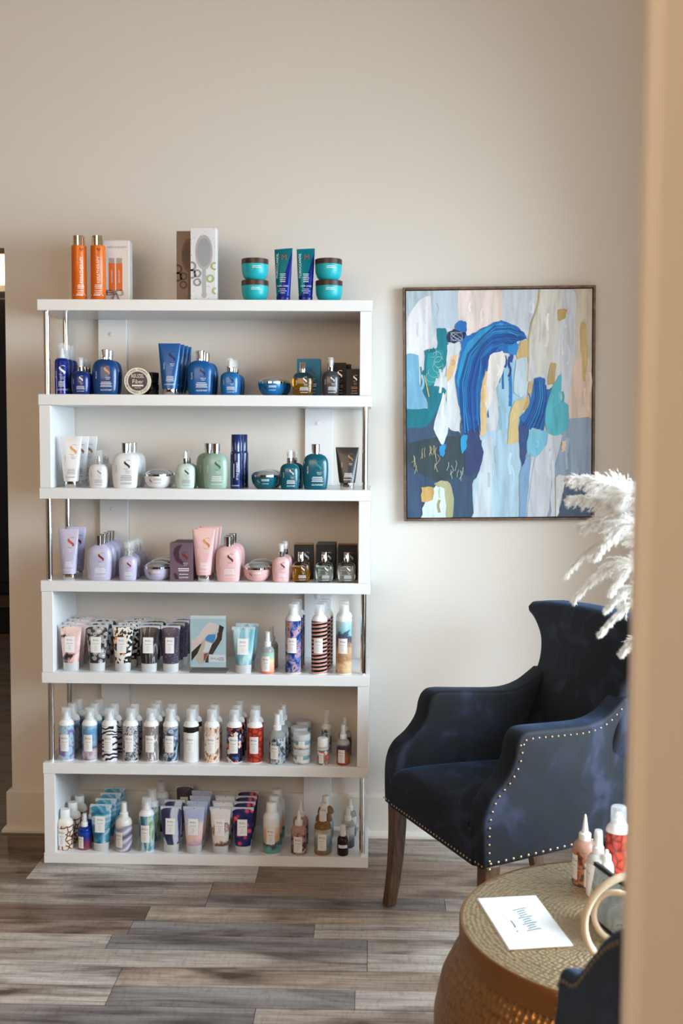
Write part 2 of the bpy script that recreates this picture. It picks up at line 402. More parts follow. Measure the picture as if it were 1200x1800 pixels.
# ------------------------------------------------------------------ the white zigzag shelf
W, D, T, S = 1.05, 0.30, 0.0346, 0.2959
ZT = [T+(6-i)*S for i in range(7)]
sh = empty('display_shelf', (0, 0, 0)); tag(sh, 'white zigzag display shelf with chrome posts standing against the beige wall', 'shelf')
bd = box_me('shelf_board', 0, W, -D, -0.002, -T, 0, M_WHITE, 0.0012, 1)
for i in range(7): ob('shelf_board', bd, sh, (0, 0, ZT[i]))
pn = box_me('side_panel', 0, 0.036, -D+0.0015, -0.003, 0.0005, S-T-0.0005, M_WHITE, 0.001, 1)
pol = loft('post', [(0, .0095, .0095, 2), (S-T, .0095, .0095, 2)], M_CHROME, 20)
st = box_me('back_strip', -.048, .048, -0.018, -0.002, 0.0005, S-T-0.0005, M_WHITE, 0.001, 1)
cp = loft('screw_cap', [(0, .008, .008, 2), (.0015, .008, .008, 2), (.0025, .006, .006, 2)], M_CAPW, 16)
for i in range(6):
    z0 = ZT[i+1]; left = (i % 2 == 0)      # chrome posts on the left for even bays
    ob('side_panel', pn, sh, (W-0.036-0.002 if left else 0.002, 0, z0))
    for y in (-0.272, -0.05): ob('post', pol, sh, (0.022 if left else W-0.020, y, z0))
    s_ = ob('back_strip', st, sh, (0.172 if left else 0.873, 0, z0))
    ob('screw_cap', cp, s_, (-.004, -.018, S-T-0.05), (math.pi/2, 0, 0))

# ------------------------------------------------------------------ product templates: list of (part name, mesh, parent part or None)
TPL = {}
def tpl(key, fn):
    if key not in TPL: TPL[key] = fn()
    return TPL[key]
def put(parts, name, loc, rz, label, cat, group=None):
    r = empty(name, loc, rz); tag(r, label, cat, group); made = {}
    for (pn_, me, par) in parts:
        made[pn_] = ob(pn_, me, made[par] if par else r)
    return r
def decal(name, geos, material): return mk(name, *join_geo(geos), material)
def sprof(pts, w, h, d, e): return [(t*h, k*w/2, (k if kd is None else kd)*d/2, e) for (t, k, kd) in pts]

ALFA = [(0, .78, None), (.012, .84, None), (.04, .89, None), (.15, .93, None), (.35, .98, None), (.58, 1.0, None), (.72, .985, None), (.82, .94, None),
        (.89, .85, None), (.94, .72, None), (.975, .54, None), (.995, .38, None), (1.0, .30, None)]
def alfa_print(surf, w, h, ink, txt, e=.0005):
    g = [dec_S(surf, w*.12, h*.66, h*.27, e)]
    g2 = [dec_text(surf, 'SEMI DI', w*.15, h*.475, h*.045, e), dec_text(surf, 'LINO', w*.15, h*.43, h*.045, e)]
    g2 += lines(surf, w*.08, h*.34, w*.52, 4, h*.04, h*.016, e, 3)
    g2.append(dec_text(surf, 'ALFAPARF', w*.08, h*.13, h*.07, e))
    g2.append(dec_text(surf, 'MILANO', -w*.29, h*.55, h*.055, e, math.pi/2))
    return g, g2
def T_bottle(col, ink, txt, w=.083, h=.113, d=.044, cap='chrome', bm_=None):
    pr = sprof(ALFA, w, h, d, 2.5); bm_ = bm_ or mat('plastic_%d_%d_%d' % col, col, 0.28, coat=0.3); P = [('body', loft('body', pr, bm_, 32), None)]
    if cap == 'chrome':
        c = [(h-.001, .0115, .0115, 2), (h+.005, .0115, .0115, 2), (h+.0055, .0128, .0128, 2), (h+.029, .0138, .0138, 2), (h+.0305, .0125, .0125, 2)]
        P.append(('cap', loft('cap', c, M_CHROME, 24), None))
    s = surf_of(pr); a, b_ = alfa_print(s, w, h, ink, txt)
    P += [('emblem', decal('emblem', a, ink), 'body'), ('lettering', decal('lettering', b_, txt), 'body')]
    return P
def T_spray(col, ink, txt, w=.060, h=.074, d=.042, top='pump', bm_=None, tall=.045):
    pr = sprof(ALFA, w, h, d, 2.5); bm_ = bm_ or mat('plastic_%d_%d_%d' % col, col, 0.28, coat=0.3); P = [('body', loft('body', pr, bm_, 28), None)]
    P.append(('collar', loft('collar', [(h-.002, .0085, .0085, 2), (h, .0092, .0092, 2), (h+.016, .0092, .0092, 2), (h+.017, .008, .008, 2)], M_CHROME, 20), None))
    if top == 'pump':
        P.append(('pump', loft('pump', [(h+.016, .0045, .0045, 2), (h+.024, .0045, .0045, 2), (h+.0245, .0072, .0072, 2), (h+.034, .0068, .0068, 2), (h+.036, .005, .005, 2)], M_CAPW, 16), None))
        P.append(('cap', loft('cap', [(h+.0172, .0096, .0096, 2), (h+.04, .0092, .0092, 2), (h+.0425, .0078, .0078, 2)], M_FROST, 20), None))
    elif top == 'dropper':
        P.append(('bulb', loft('bulb', [(h+.016, .0068, .0068, 2), (h+.022, .006, .006, 2), (h+.033, .0058, .0058, 2), (h+.038, .0045, .0045, 2), (h+.040, .002, .002, 2)], M_CAPW, 16), None))
    elif top == 'clear':
        P.append(('pump', loft('pump', [(h+.016, .0065, .0065, 2), (h+.024, .0065, .0065, 2), (h+.025, .0045, .0045, 2)], M_CHROME, 16), None))
        P.append(('cap', loft('cap', [(h+.0005, .0125, .0125, 2), (h+.042, .0125, .0125, 2), (h+.0435, .0115, .0115, 2)], M_CLEAR, 20), None))
    s = surf_of(pr); a, b_ = alfa_print(s, w, h, ink, txt)
    P += [('emblem', decal('emblem', a, ink), 'body'), ('lettering', decal('lettering', b_, txt), 'body')]
    return P
def tube_prof(w, z0, h, wb, db):
    out = []
    for k in range(11):
        t = k/10; out.append((z0+(h-z0)*t, wb/2+(w-wb)/2*t**.85, db/2*(1-t)**.75+.0012, 2.2+.6*t))
    return out
def T_tube(col, ink, txt, w=.071, h=.163, wb=.046, hc=.020, capm=None, bm_=None, kind='alfa', db=.036, crimp=None, slant=0):
    pr = tube_prof(w, hc, h, wb, db); bm_ = bm_ or mat('plastic_%d_%d_%d' % col, col, 0.3, coat=0.2)
    V, Fc = loft_geo(pr, 28)
    if slant: V = [(x, y, z + slant*x*max(0, (z-hc)/(h-hc))) for (x, y, z) in V]
    P = [('body', mk('body', V, Fc, bm_, True, 50), None)]
    cw = wb/2*.90
    if capm is None: capm = M_CHROME
    if kind == 'alfa':
        P.append(('cap', loft('cap', [(0, cw*.96, .015, 2.2), (.002, cw, .0165, 2.2), (hc-.001, cw, .0165, 2.2), (hc+.0005, cw*.9, .014, 2.2)], capm, 24), None))
    else:
        P.append(('cap', loft('cap', [(0, wb/2*.96, db/2*.98, 2.1), (.0015, wb/2*1.0, db/2*1.02, 2.1), (hc-.002, wb/2*1.04, db/2*1.05, 2.1), (hc+.0005, wb/2*1.0, db/2, 2.1)], capm, 26), None))
    s = surf_of(pr)
    if kind == 'alfa':
        hh = h-hc; g = [dec_S(s, w*.14, hc+hh*.70, hh*.24, .0006)]
        g2 = [dec_text(s, 'SEMI DI', w*.15, hc+hh*.54, hh*.032, .0006), dec_text(s, 'LINO', w*.15, hc+hh*.505, hh*.032, .0006)] + lines(s, w*.05, hc+hh*.26, w*.36, 4, hh*.032, hh*.012, .0006, 5)
        g2 += [dec_text(s, 'ALFAPARF', w*.02, hc+hh*.09, hh*.05, .0006), dec_text(s, 'MILANO', -w*.22, hc+hh*.5, hh*.04, .0006, math.pi/2)]
        P += [('emblem', decal('emblem', g, ink), 'body'), ('lettering', decal('lettering', g2, txt), 'body')]
    elif kind == 'rco':
        cm = crimp or mat('crimp_foil', (196, 204, 214), .35)
        P.append(('crimp', mk('crimp', *box_geo(-w/2, w/2, -.0022, .0022, h-.010, h+.001), cm), 'body'))
        P.append(('hanging_hole', loft('hanging_hole', [(0, .0014, .0014, 2), (.0006, .0014, .0014, 2)], M_BLK, 10), 'crimp'))
        P[-1][1].transform(Matrix.Translation((0, -.0021, h-.004)) @ Matrix.Rotation(math.pi/2, 4, 'X'))
        P += rco_label(s, -w*.02, hc+(h-hc)*.28, w*.46, (h-hc)*.42)
    return P
def rco_label(s, x, z, w, h, e=.0005, lm=None):
    lm = lm or M_LABEL
    L = decal('label', [dec_rect(s, x-w/2, x+w/2, z, z+h, e, 8, 4)], lm); e2 = e+.0004
    g = [dec_text(s, 'R+Co', x, z+h*.78, h*.155, e2, 0, .95)]
    g2 = lines(s, x, z+h*.55, w*.62, 1, h*.08, h*.022, e2, 2) + lines(s, x, z+h*.42, w*.40, 4, h*.085, h*.014, e2, 4)
    return [('label', L, 'body'), ('logo', decal('logo', g, M_INK), 'body'), ('lettering', decal('lettering', g2, M_INKG), 'body')]
def T_jar(col, ink, txt, w=.088, h=.038, lid='dome'):
    bm_ = mat('plastic_%d_%d_%d' % col, col, 0.25, coat=0.3)
    pr = [(0, w*.27, w*.27, 2), (.002, w*.31, w*.31, 2), (h*.2, w*.39, w*.39, 2), (h*.45, w*.455, w*.455, 2), (h*.75, w*.49, w*.49, 2), (h, w*.5, w*.5, 2)]
    P = [('body', loft('body', pr, bm_, 36), None)]
    P.append(('lid_ring', loft('lid_ring', [(h, w*.485, w*.485, 2), (h+.0005, w*.5, w*.5, 2), (h+.0065, w*.5, w*.5, 2), (h+.008, w*.47, w*.47, 2)], M_CHROME, 36), None))
    P.append(('lid', loft('lid', [(h+.0075, w*.475, w*.475, 2), (h+.011, w*.45, w*.45, 2), (h+.0155, w*.38, w*.38, 2), (h+.0195, w*.27, w*.27, 2), (h+.0215, w*.14, w*.14, 2), (h+.022, w*.02, w*.02, 2)], mat('smoked_lid', (205, 208, 210), .08, .75), 36), None))
    s = surf_of(pr); g = [dec_S(s, -w*.20, h*.62, h*.38, .0006)]; g2 = lines(s, w*.05, h*.78, w*.3, 2, h*.1, h*.04, .0006, 6) + [dec_text(s, 'ALFAPARF', w*.05, h*.45, h*.13, .0006)]
    P += [('emblem', decal('emblem', g, ink), 'body'), ('lettering', decal('lettering', g2, txt), 'body')]
    return P
def T_oil(liq, w=.060, h=.068, d=.04, fill=.74):
    pr = sprof(ALFA, w, h, d, 3.0); P = [('body', loft('body', pr, M_GLASS, 28), None)]
    k = .90; fr = [(.004 + (z-0)*.94, rx*k, ry*k, e) for (z, rx, ry, e) in pr if z/h < fill]
    zl = h*fill; fr.append((zl*.965, fr[-1][1]*.98, fr[-1][2]*.98, 3.0))
    P.append(('oil', loft('oil', fr, mat('oil_%d_%d_%d' % liq, liq, .05, 0, .75, 1.33), 24), None))
    P.append(('cap', loft('cap', [(h-.002, .0095, .0095, 2), (h+.003, .0095, .0095, 2), (h+.0035, .0105, .0105, 2), (h+.030, .0098, .0098, 2), (h+.031, .009, .009, 2)], M_CHROME, 22), None))
    s = surf_of(pr); a, b_ = alfa_print(s, w, h, M_INKW, M_INKW, .0006)
    P += [('emblem', decal('emblem', a, M_INKW), 'body'), ('lettering', decal('lettering', b_, M_INKW), 'body')]
    return P
def T_can(bm_, w=.050, hb=.118, tall=.17, cap=M_FROST, label=True, shoulder=M_CAPW, lz=.28, lh=.47, lw=.56, lx=-.02, nozz=True):
    r = w/2; pr = [(.003, r, r, 2), (hb, r, r, 2)]
    P = [('body', loft('body', pr, bm_, 32), None)]
    P.append(('base_rim', loft('base_rim', [(0, r*.94, r*.94, 2), (.001, r*1.01, r*1.01, 2), (.0035, r*1.01, r*1.01, 2)], shoulder, 32), None))
    P.append(('shoulder', loft('shoulder', [(hb-.0005, r*1.005, r*1.005, 2), (hb+.003, r*.99, r*.99, 2), (hb+.009, r*.90, r*.90, 2), (hb+.014, r*.74, r*.74, 2), (hb+.017, r*.62, r*.62, 2)], shoulder, 32), None))
    z = hb+.017
    if nozz: P.append(('nozzle', loft('nozzle', [(z-.001, r*.50, r*.50, 2), (z+.008, r*.46, r*.46, 2), (z+.011, r*.30, r*.30, 2), (z+.020, r*.26, r*.26, 2), (z+.022, r*.18, r*.18, 2)], M_CAPW, 18), None))
    P.append(('cap', loft('cap', [(z-.003, r*.66, r*.66, 2), (tall-.004, r*.63, r*.63, 2), (tall-.001, r*.57, r*.57, 2), (tall, r*.48, r*.48, 2)], cap, 24), None))
    if label: P += rco_label(surf_of(pr), lx*w, hb*lz, w*lw, hb*lh)
    return P
def T_round(bm_, w=.05, hb=.10, top='spray', total=.15, d=None, label=True, shm=None, lw=.5, lh=.55, lz=.14, lx=-.12, capw=.26, half=None):
    """round shouldered bottle; bm_ printed sleeve; shm shoulder material"""
    r = w/2; body = [(0, r*.86, r*.86, 2), (.002, r*.95, r*.95, 2), (.005, r, r, 2), (hb*.78, r, r, 2)]
    sh_ = [(hb*.78, r*.998, r*.998, 2), (hb*.86, r*.965, r*.965, 2), (hb*.93, r*.82, r*.82, 2), (hb*.975, r*.6, r*.6, 2), (hb, r*.42, r*.42, 2)]
    P = [('body', loft('body', body, bm_, 30), None), ('shoulder', loft('shoulder', sh_, shm or M_CAPW, 30), None)]
    c = w*capw; z = hb
    if top == 'spray':
        P.append(('collar', loft('collar', [(z-.003, c*1.0, c*1.0, 2), (z+.012, c, c, 2), (z+.014, c*.85, c*.85, 2)], M_CAPW, 20), None))
        P.append(('nozzle', loft('nozzle', [(z+.013, c*.6, c*.6, 2), (total-.006, c*.52, c*.52, 2), (total-.004, c*.3, c*.3, 2)], M_CAPW, 18), None))
        P.append(('cap', loft('cap', [(z+.0135, c*.86, c*.86, 2), (total-.002, c*.70, c*.70, 2), (total, c*.58, c*.58, 2)], M_FROST, 20), None))
    elif top == 'screw':
        P.append(('cap', loft('cap', [(z-.003, c, c, 2), (total-.002, c*.97, c*.97, 2), (total, c*.88, c*.88, 2)], M_CAPW, 22), None))
    elif top == 'cone':
        P.append(('collar', loft('collar', [(z-.003, c, c, 2), (z+.012, c*.97, c*.97, 2), (z+.014, c*.8, c*.8, 2)], M_CAPW, 20), None))
        P.append(('tip', loft('tip', [(z+.013, c*.62, c*.62, 2), (z+.02, c*.5, c*.5, 2), (total-.004, c*.18, c*.18, 2), (total, c*.1, c*.1, 2)], M_CAPW, 16), None))
    if label: P += rco_label(surf_of(body), lx*w, hb*lz, w*lw, hb*lh)
    return P
def T_box(col, w, h, d, deco=None, bm_=None, top=None):
    bm_ = bm_ or mat('carton_%d_%d_%d' % col, col, .45); V, Fc = box_geo(-w/2, w/2, -d/2, d/2, 0, h)
    me = mk('body', V, Fc, [bm_] + ([top] if top else []))
    if top: me.polygons[1].material_index = 1
    P = [('body', me, None)]
    # closed tuck flap seam on the front top edge
    P.append(('flap', mk('flap', *box_geo(-w/2+.001, w/2-.001, -d/2+.001, d/2-.001, h, h+.0008), top or bm_), 'body'))
    if deco: P += deco(flat_surf(-d/2), w, h)
    return P
def box_S(ink, txt, gold=None):
    def f(s, w, h):
        g = [dec_S(s, w*.16, h*.66, h*.24, .0005)]; g2 = [dec_text(s, 'SEMI DI', w*.18, h*.47, h*.04, .0005), dec_text(s, 'LINO', w*.18, h*.425, h*.04, .0005), dec_text(s, 'ALFAPARF', w*.1, h*.10, h*.055, .0005)]
        g2 += lines(s, w*.1, h*.18, w*.55, 1, h*.04, h*.014, .0005, 4); out = [('emblem', decal('emblem', g, ink), 'body'), ('lettering', decal('lettering', g2, txt), 'body')]
        out.append(('product_line', decal('product_line', lines(s, w*.1, h*.32, w*.6, 2, h*.05, h*.022, .0005, 9), gold or txt), 'body'))
        return out
    return f
ORD = ['frontmost', 'second from the front', 'third from the front', 'fourth from the front', 'fifth from the front']
def row(parts, name, cat, px, board, n, dep, desc, dy=.056, fy=.026, jit=.002, group=None, rz=0.0, dx=0.0, single=None):
    """n pieces standing one behind another, the front one at picture column px; dep = depth of the piece"""
    z = ZT[board]; y0 = -D+fy+dep/2; x = proj_x(px, y0, z+.05); r = None
    for k in range(n):
        if n == 1: lab = single or desc
        elif k == n-1: lab = 'rearmost in the row of ' + desc if n > 2 else 'rear one of the two ' + desc
        elif n == 2: lab = 'front one of the two ' + desc
        else: lab = ORD[k] + ' in the row of ' + desc
        j = jit if k else 0
        r = put(parts, name, (x+dx*k+random.uniform(-j, j), min(y0+dy*k, -.022-dep/2), z), rz+random.uniform(-.05, .05)*(1 if k else .4), lab, cat, group or (desc if n > 1 else None))
    return r

# ---- board 0 : top of the shelf
B = 0
og = pat('orange_shell', 'noise', [(0, (226, 106, 24)), (1, (232, 118, 34))], 5, rough=.25)
def T_kera():
    r = .0235; h = .172; pr = [(0, r, r, 2), (h, r, r, 2)]; s = surf_of(pr)
    P = [('body', loft('body', [(0, r*.95, r*.95, 2), (.002, r, r, 2), (h-.001, r, r, 2), (h, r*.96, r*.96, 2)], og, 32), None),
         ('cap', loft('cap', [(h, r*.82, r*.82, 2), (h+.030, r*.82, r*.82, 2), (h+.031, r*.76, r*.76, 2)], mat('rose_chrome', (225, 205, 185), .1, 1.0), 28), None)]
    g = [dec_text(s, 'KERATHERAPY', .006, h*.55, .0125, .0005, math.pi/2)] + lines(s, .004, h*.27, .026, 3, .005, .002, .0005, 3) + lines(s, .004, h*.17, .03, 3, .005, .0015, .0005, 7) + lines(s, 0, h*.085, .038, 1, .005, .0024, .0005, 2)
    P.append(('lettering', decal('lettering', g, M_INKW), 'body'))
    q = [dec_rect(s, .002, .0055, h*.915, h*.94, .0005, 2, 1), dec_rect(s, .0085, .012, h*.915, h*.94, .0005, 2, 1), dec_rect(s, .0055, .0085, h*.89, h*.915, .0005, 2, 1)]
    P.append(('emblem', decal('emblem', q, mat('brown_ink', (110, 45, 15), .5)), 'body'))
    return P
kera = T_kera()
for px, rz, lab in ((139, .28, 'leftmost tall orange bottle with rose chrome cap on top of the shelf'), (172.5, 0, 'tall orange bottle with rose chrome cap touching the white gift box')):
    put(kera, 'shampoo_bottle', (proj_x(px, -.25, ZT[0]+.1), -.25, ZT[0]), rz, lab, 'bottle', 'orange bottles on top')
def kera_box():
    w, h, d = .088, .200, .05
    P = [('body', box_me('body', -w/2, w/2, -d/2, d/2, 0, h, mat('white_carton', (236, 230, 226), .45), .004, 2), None)]
    s = flat_surf(-d/2); bc = -.003; oi_ = mat('printed_orange', (222, 110, 40), .4); gi = mat('printed_silver', (170, 165, 165), .4); e = .0004
    P.append(('printed_bottles', decal('printed_bottles', [dec_rect(s, bc-.020, bc+.0, h*.19, h*.63, e, 1, 1), dec_rect(s, bc+.004, bc+.024, h*.19, h*.63, e, 1, 1)], oi_), 'body'))
    P.append(('printed_caps', decal('printed_caps', [dec_rect(s, bc-.019, bc-.001, h*.63, h*.71, e, 1, 1), dec_rect(s, bc+.005, bc+.023, h*.63, h*.71, e, 1, 1)], gi), 'body'))
    P.append(('lettering', decal('lettering', [dec_text(s, 'KERATHERAPY', .004, h*.88, .0095, e)], M_INKG), 'body'))
    P.append(('printed_lettering', decal('printed_lettering', [dec_text(s, 'KERATHERAPY', bc-.010, h*.42, .0062, e*2, math.pi/2), dec_text(s, 'KERATHERAPY', bc+.014, h*.42, .0062, e*2, math.pi/2)], M_INKW), 'body'))
    # ribbon bow
    rb = mat('grey_ribbon', (138, 132, 136), .35); G = []
    for sg in (-1, 1):
        V = []; n = 16
        for k in range(n+1):
            a = 2*math.pi*k/n; X = sg*(.013+.013*math.cos(a)); Z = .012*math.sin(a)*(0.35+.65*(abs(X)/.026))
            for yy in (-.004-.006*abs(math.sin(a/2)), -.0): V.append((bc+.002+X, -d/2+yy-.0008, h*.16+Z))
        G.append((V, [(2*k, 2*k+2, 2*k+3, 2*k+1) for k in range(n)]))
        X0 = bc+.002
        G.append(([(X0, -d/2-.002, h*.155), (X0+sg*.004, -d/2-.002, h*.165), (X0+sg*.018, -d/2-.003, .001), (X0+sg*.009, -d/2-.003, .001)], [(0, 1, 2, 3) if sg < 0 else (3, 2, 1, 0)]))
    G.append(dec_rect(flat_surf(-d/2-.009), bc-.002, bc+.006, h*.14, h*.18, 0, 1, 1)); G.append(box_geo(-w/2-.0006, bc, -d/2-.0012, -d/2, h*.155, h*.175))
    P.append(('ribbon_bow', mk('ribbon_bow', *join_geo(G), rb), 'body'))
    return P
put(kera_box(), 'gift_box', (proj_x(206, -.18, ZT[0]+.1), -.175, ZT[0]), 0, 'white gift box printed with two orange bottles and tied with grey ribbon', 'box')
def brush_box(tone):
    w, h, d = .080, .226, .05; cm = pat('speckled_carton_%d' % tone[0], 'vor', [(0.0, (70, 68, 66)), (0.10, (95, 92, 90)), (0.13, tone), (1, tone)], 95, (1, 1, 1), rough=.4)
    P = [('body', box_me('body', -w/2, w/2, -d/2, d/2, 0, h, cm, .001, 1), None)]; s = flat_surf(-d/2); e = .0005
    def disc(cx, cz, rx, rz_, n=28, ee=e, a0=0, a1=2*math.pi):
        V = [(cx, -d/2-ee, cz)]+[(cx+rx*math.cos(a0+(a1-a0)*k/n), -d/2-ee, cz+rz_*math.sin(a0+(a1-a0)*k/n)) for k in range(n+1)]
        return V, [(0, k+1, k+2) for k in range(n)]
    def ring(cx, cz, r0, r1, n=24, ee=e*2.2, x0=-9, x1=9):
        V = []
        for k in range(n+1):
            a = 2*math.pi*k/n
            for r in (r0, r1): V.append((min(x1, max(x0, cx+r*math.cos(a))), -d/2-ee, cz+r*math.sin(a)))
        return V, [(2*k, 2*k+1, 2*k+3, 2*k+2) for k in range(n)]
    dark = tuple(int(v*.80) for v in tone); dk2 = tuple(int(v*.66) for v in tone)
    P.append(('printed_brush', decal('printed_brush', [disc(.003, h*.66, .027, .054, 28, e*1.2), dec_rect(s, -.003, .009, h*.06, h*.45, e*.8, 1, 1), disc(.003, h*.03+.01, .0085, .009, 20, e*1.1)], mat('brush_print_%d' % tone[0], dark, .5)), 'body'))
    P.append(('printed_bristles', decal('printed_bristles', [disc(.003, h*.66, .022, .044, 28, e*1.6), ], mat('bristle_print_%d' % tone[0], tuple(int(v*.72) for v in tone), .5)), 'body'))
    P.append(('printed_numerals', decal('printed_numerals', [ring(-.036, h*.47, .009, .015, x0=-w/2), ring(-.036, h*.36, .009, .015, x0=-w/2), ring(-.018, h*.37, .0075, .0125), ring(-.018, h*.25, .0075, .0125)], mat('numeral_print_%d' % tone[0], dk2, .5)), 'body'))
    P.append(('printed_rings', decal('printed_rings', [ring(.023, h*.30, .0075, .0125), ring(.037, h*.47, .0075, .0125, x1=w/2), ring(.040, h*.13, .006, .011, x1=w/2)], mat('green_print', (170, 190, 110), .5)), 'body'))
    return P
put(brush_box((150, 128, 118)), 'brush_box', (proj_x(333, -.20, ZT[0]+.1), -.185, ZT[0]), 0, 'brown speckled hairbrush box half hidden behind the white one', 'box', 'hairbrush boxes')
put(brush_box((226, 227, 230)), 'brush_box', (proj_x(359, -.25, ZT[0]+.1), -.25, ZT[0]), 0, 'white speckled hairbrush box with grey and green rings, front one', 'box', 'hairbrush boxes')
def T_mjar():
    w, h = .086, .050; tq = mat('turquoise_plastic', (28, 176, 186), .35)
    pr = [(0, w*.30, w*.30, 2), (.002, w*.33, w*.33, 2), (h*.2, w*.42, w*.42, 2), (h*.45, w*.475, w*.475, 2), (h*.8, w*.495, w*.495, 2), (h, w*.495, w*.495, 2)]; s = surf_of(pr)
    return [('body', loft('body', pr, tq, 36), None), ('lid', loft('lid', [(h, w*.5, w*.5, 2), (h+.0155, w*.5, w*.5, 2), (h+.017, w*.48, w*.48, 2)], pat('brown_lid', 'noise', [(.3, (52, 34, 28)), (.7, (78, 52, 42))], 30, rough=.35), 36), None),
            ('lettering', decal('lettering', lines(s, .006, h*.82, .036, 2, .005, .0016, .0006, 3), M_INKW), 'body')]
mj = T_mjar()
for px, up, lab in ((448, 0, 'lower turquoise jar of the left stack with brown lid'), (448, 1, 'upper turquoise jar of the left stack with brown lid'), (578, 0, 'lower turquoise jar of the right stack beside the tubes'), (577, 1, 'upper turquoise jar of the right stack beside the tubes')):
    put(mj, 'cosmetic_jar', (proj_x(px, -.23, ZT[0]+.05), -.23, ZT[0]+up*.0672), .1*up, lab, 'jar', 'turquoise jars on top')
def T_moroc():
    tm = mat('teal_foil', (0, 128, 138), .25, .35); nt, b = nodes_of(tm)
    tc = add(nt, 'ShaderNodeTexCoord'); sp = add(nt, 'ShaderNodeSeparateXYZ'); nt.links.new(tc.outputs['Object'], sp.inputs[0])
    a = add(nt, 'ShaderNodeMath', operation='MULTIPLY_ADD'); nt.links.new(sp.outputs[0], a.inputs[0]); a.inputs[1].default_value = -3.3; nt.links.new(sp.outputs[2], a.inputs[2])
    g = add(nt, 'ShaderNodeMath', operation='GREATER_THAN'); nt.links.new(a.outputs[0], g.inputs[0]); g.inputs[1].default_value = .068
    x = add(nt, 'ShaderNodeMix', data_type='RGBA'); nt.links.new(g.outputs[0], x.inputs['Factor']); x.inputs['A'].default_value = lin((18, 40, 140)); x.inputs['B'].default_value = lin((6, 128, 142)); nt.links.new(x.outputs['Result'], b.inputs['Base Color'])
    P = T_tube((0, 0, 0), None, None, .058, .166, .043, .018, mat('blue_cap', (16, 40, 130), .25, .2), tm, 'plain', .032, slant=.07)
    s = surf_of(tube_prof(.058, .018, .166, .043, .032)); e = .0007
    P.append(('lettering', decal('lettering', [dec_text(s, 'MOROCCANOIL', -.0185, .112, .0105, e, math.pi/2)] + lines(s, 0, .085, .026, 5, .006, .0018, e, 4) + [dec_text(s, 'HAIR CARE', .0, .048, .007, e)] + lines(s, 0, .038, .026, 3, .006, .0014, e, 8), M_INKW), 'body'))
    P.append(('emblem', decal('emblem', [dec_text(s, 'M', .003, .138, .024, e)], mat('copper_print', (190, 100, 60), .35, .5)), 'body'))
    return P
mo = T_moroc()
for px, rz, lab in ((498, -.1, 'left slant-topped turquoise and blue tube between the jars'), (537, .14, 'right slant-topped turquoise and blue tube between the jars')):
    put(mo, 'cosmetic_tube', (proj_x(px, -.24, ZT[0]+.08), -.24, ZT[0]), rz, lab, 'tube', 'turquoise and blue tubes')

# ---- board 1 : blue products
NAVY, BLUE, BLUE2 = (14, 42, 118), (6, 90, 156), (12, 68, 126)
def T_mousse(col):
    r = .0225; hb = .115; bm_ = mat('mousse_can', col, .22, .25, coat=.4); pr = [(.002, r, r, 2), (hb-.012, r, r, 2)]
    P = [('body', loft('body', [(0, r*.9, r*.9, 2), (.002, r, r, 2), (hb-.012, r, r, 2), (hb-.004, r*.9, r*.9, 2), (hb, r*.66, r*.66, 2)], bm_, 30), None),
         ('pump', loft('pump', [(hb, .010, .010, 2), (hb+.012, .010, .010, 2), (hb+.013, .006, .006, 2), (hb+.03, .006, .006, 2)], M_CAPW, 18), None),
         ('cap', loft('cap', [(hb-.001, r*.70, r*.70, 2), (hb+.045, r*.55, r*.55, 2), (hb+.048, r*.48, r*.48, 2)], M_FROST, 24), None)]
    a, b_ = alfa_print(surf_of(pr), .048, hb, M_INKW, M_INKW, .0006)
    return P + [('emblem', decal('emblem', a, M_INKW), 'body'), ('lettering', decal('lettering', b_, M_INKW), 'body')]
row(T_mousse((16, 44, 140)), 'mousse_can', 'can', 109, 1, 3, .045, 'navy mousse cans with frosted caps', .055)
row(T_spray(NAVY, M_INKW, M_INKW), 'spray_bottle', 'bottle', 141.5, 1, 3, .042, 'small navy spray bottles beside the mousse cans', .056, fy=.012)
row(T_bottle(BLUE2, M_FOILG, M_INKW), 'shampoo_bottle', 'bottle', 185, 1, 2, .044, 'dark blue shampoo bottles left of the round tin', .056)
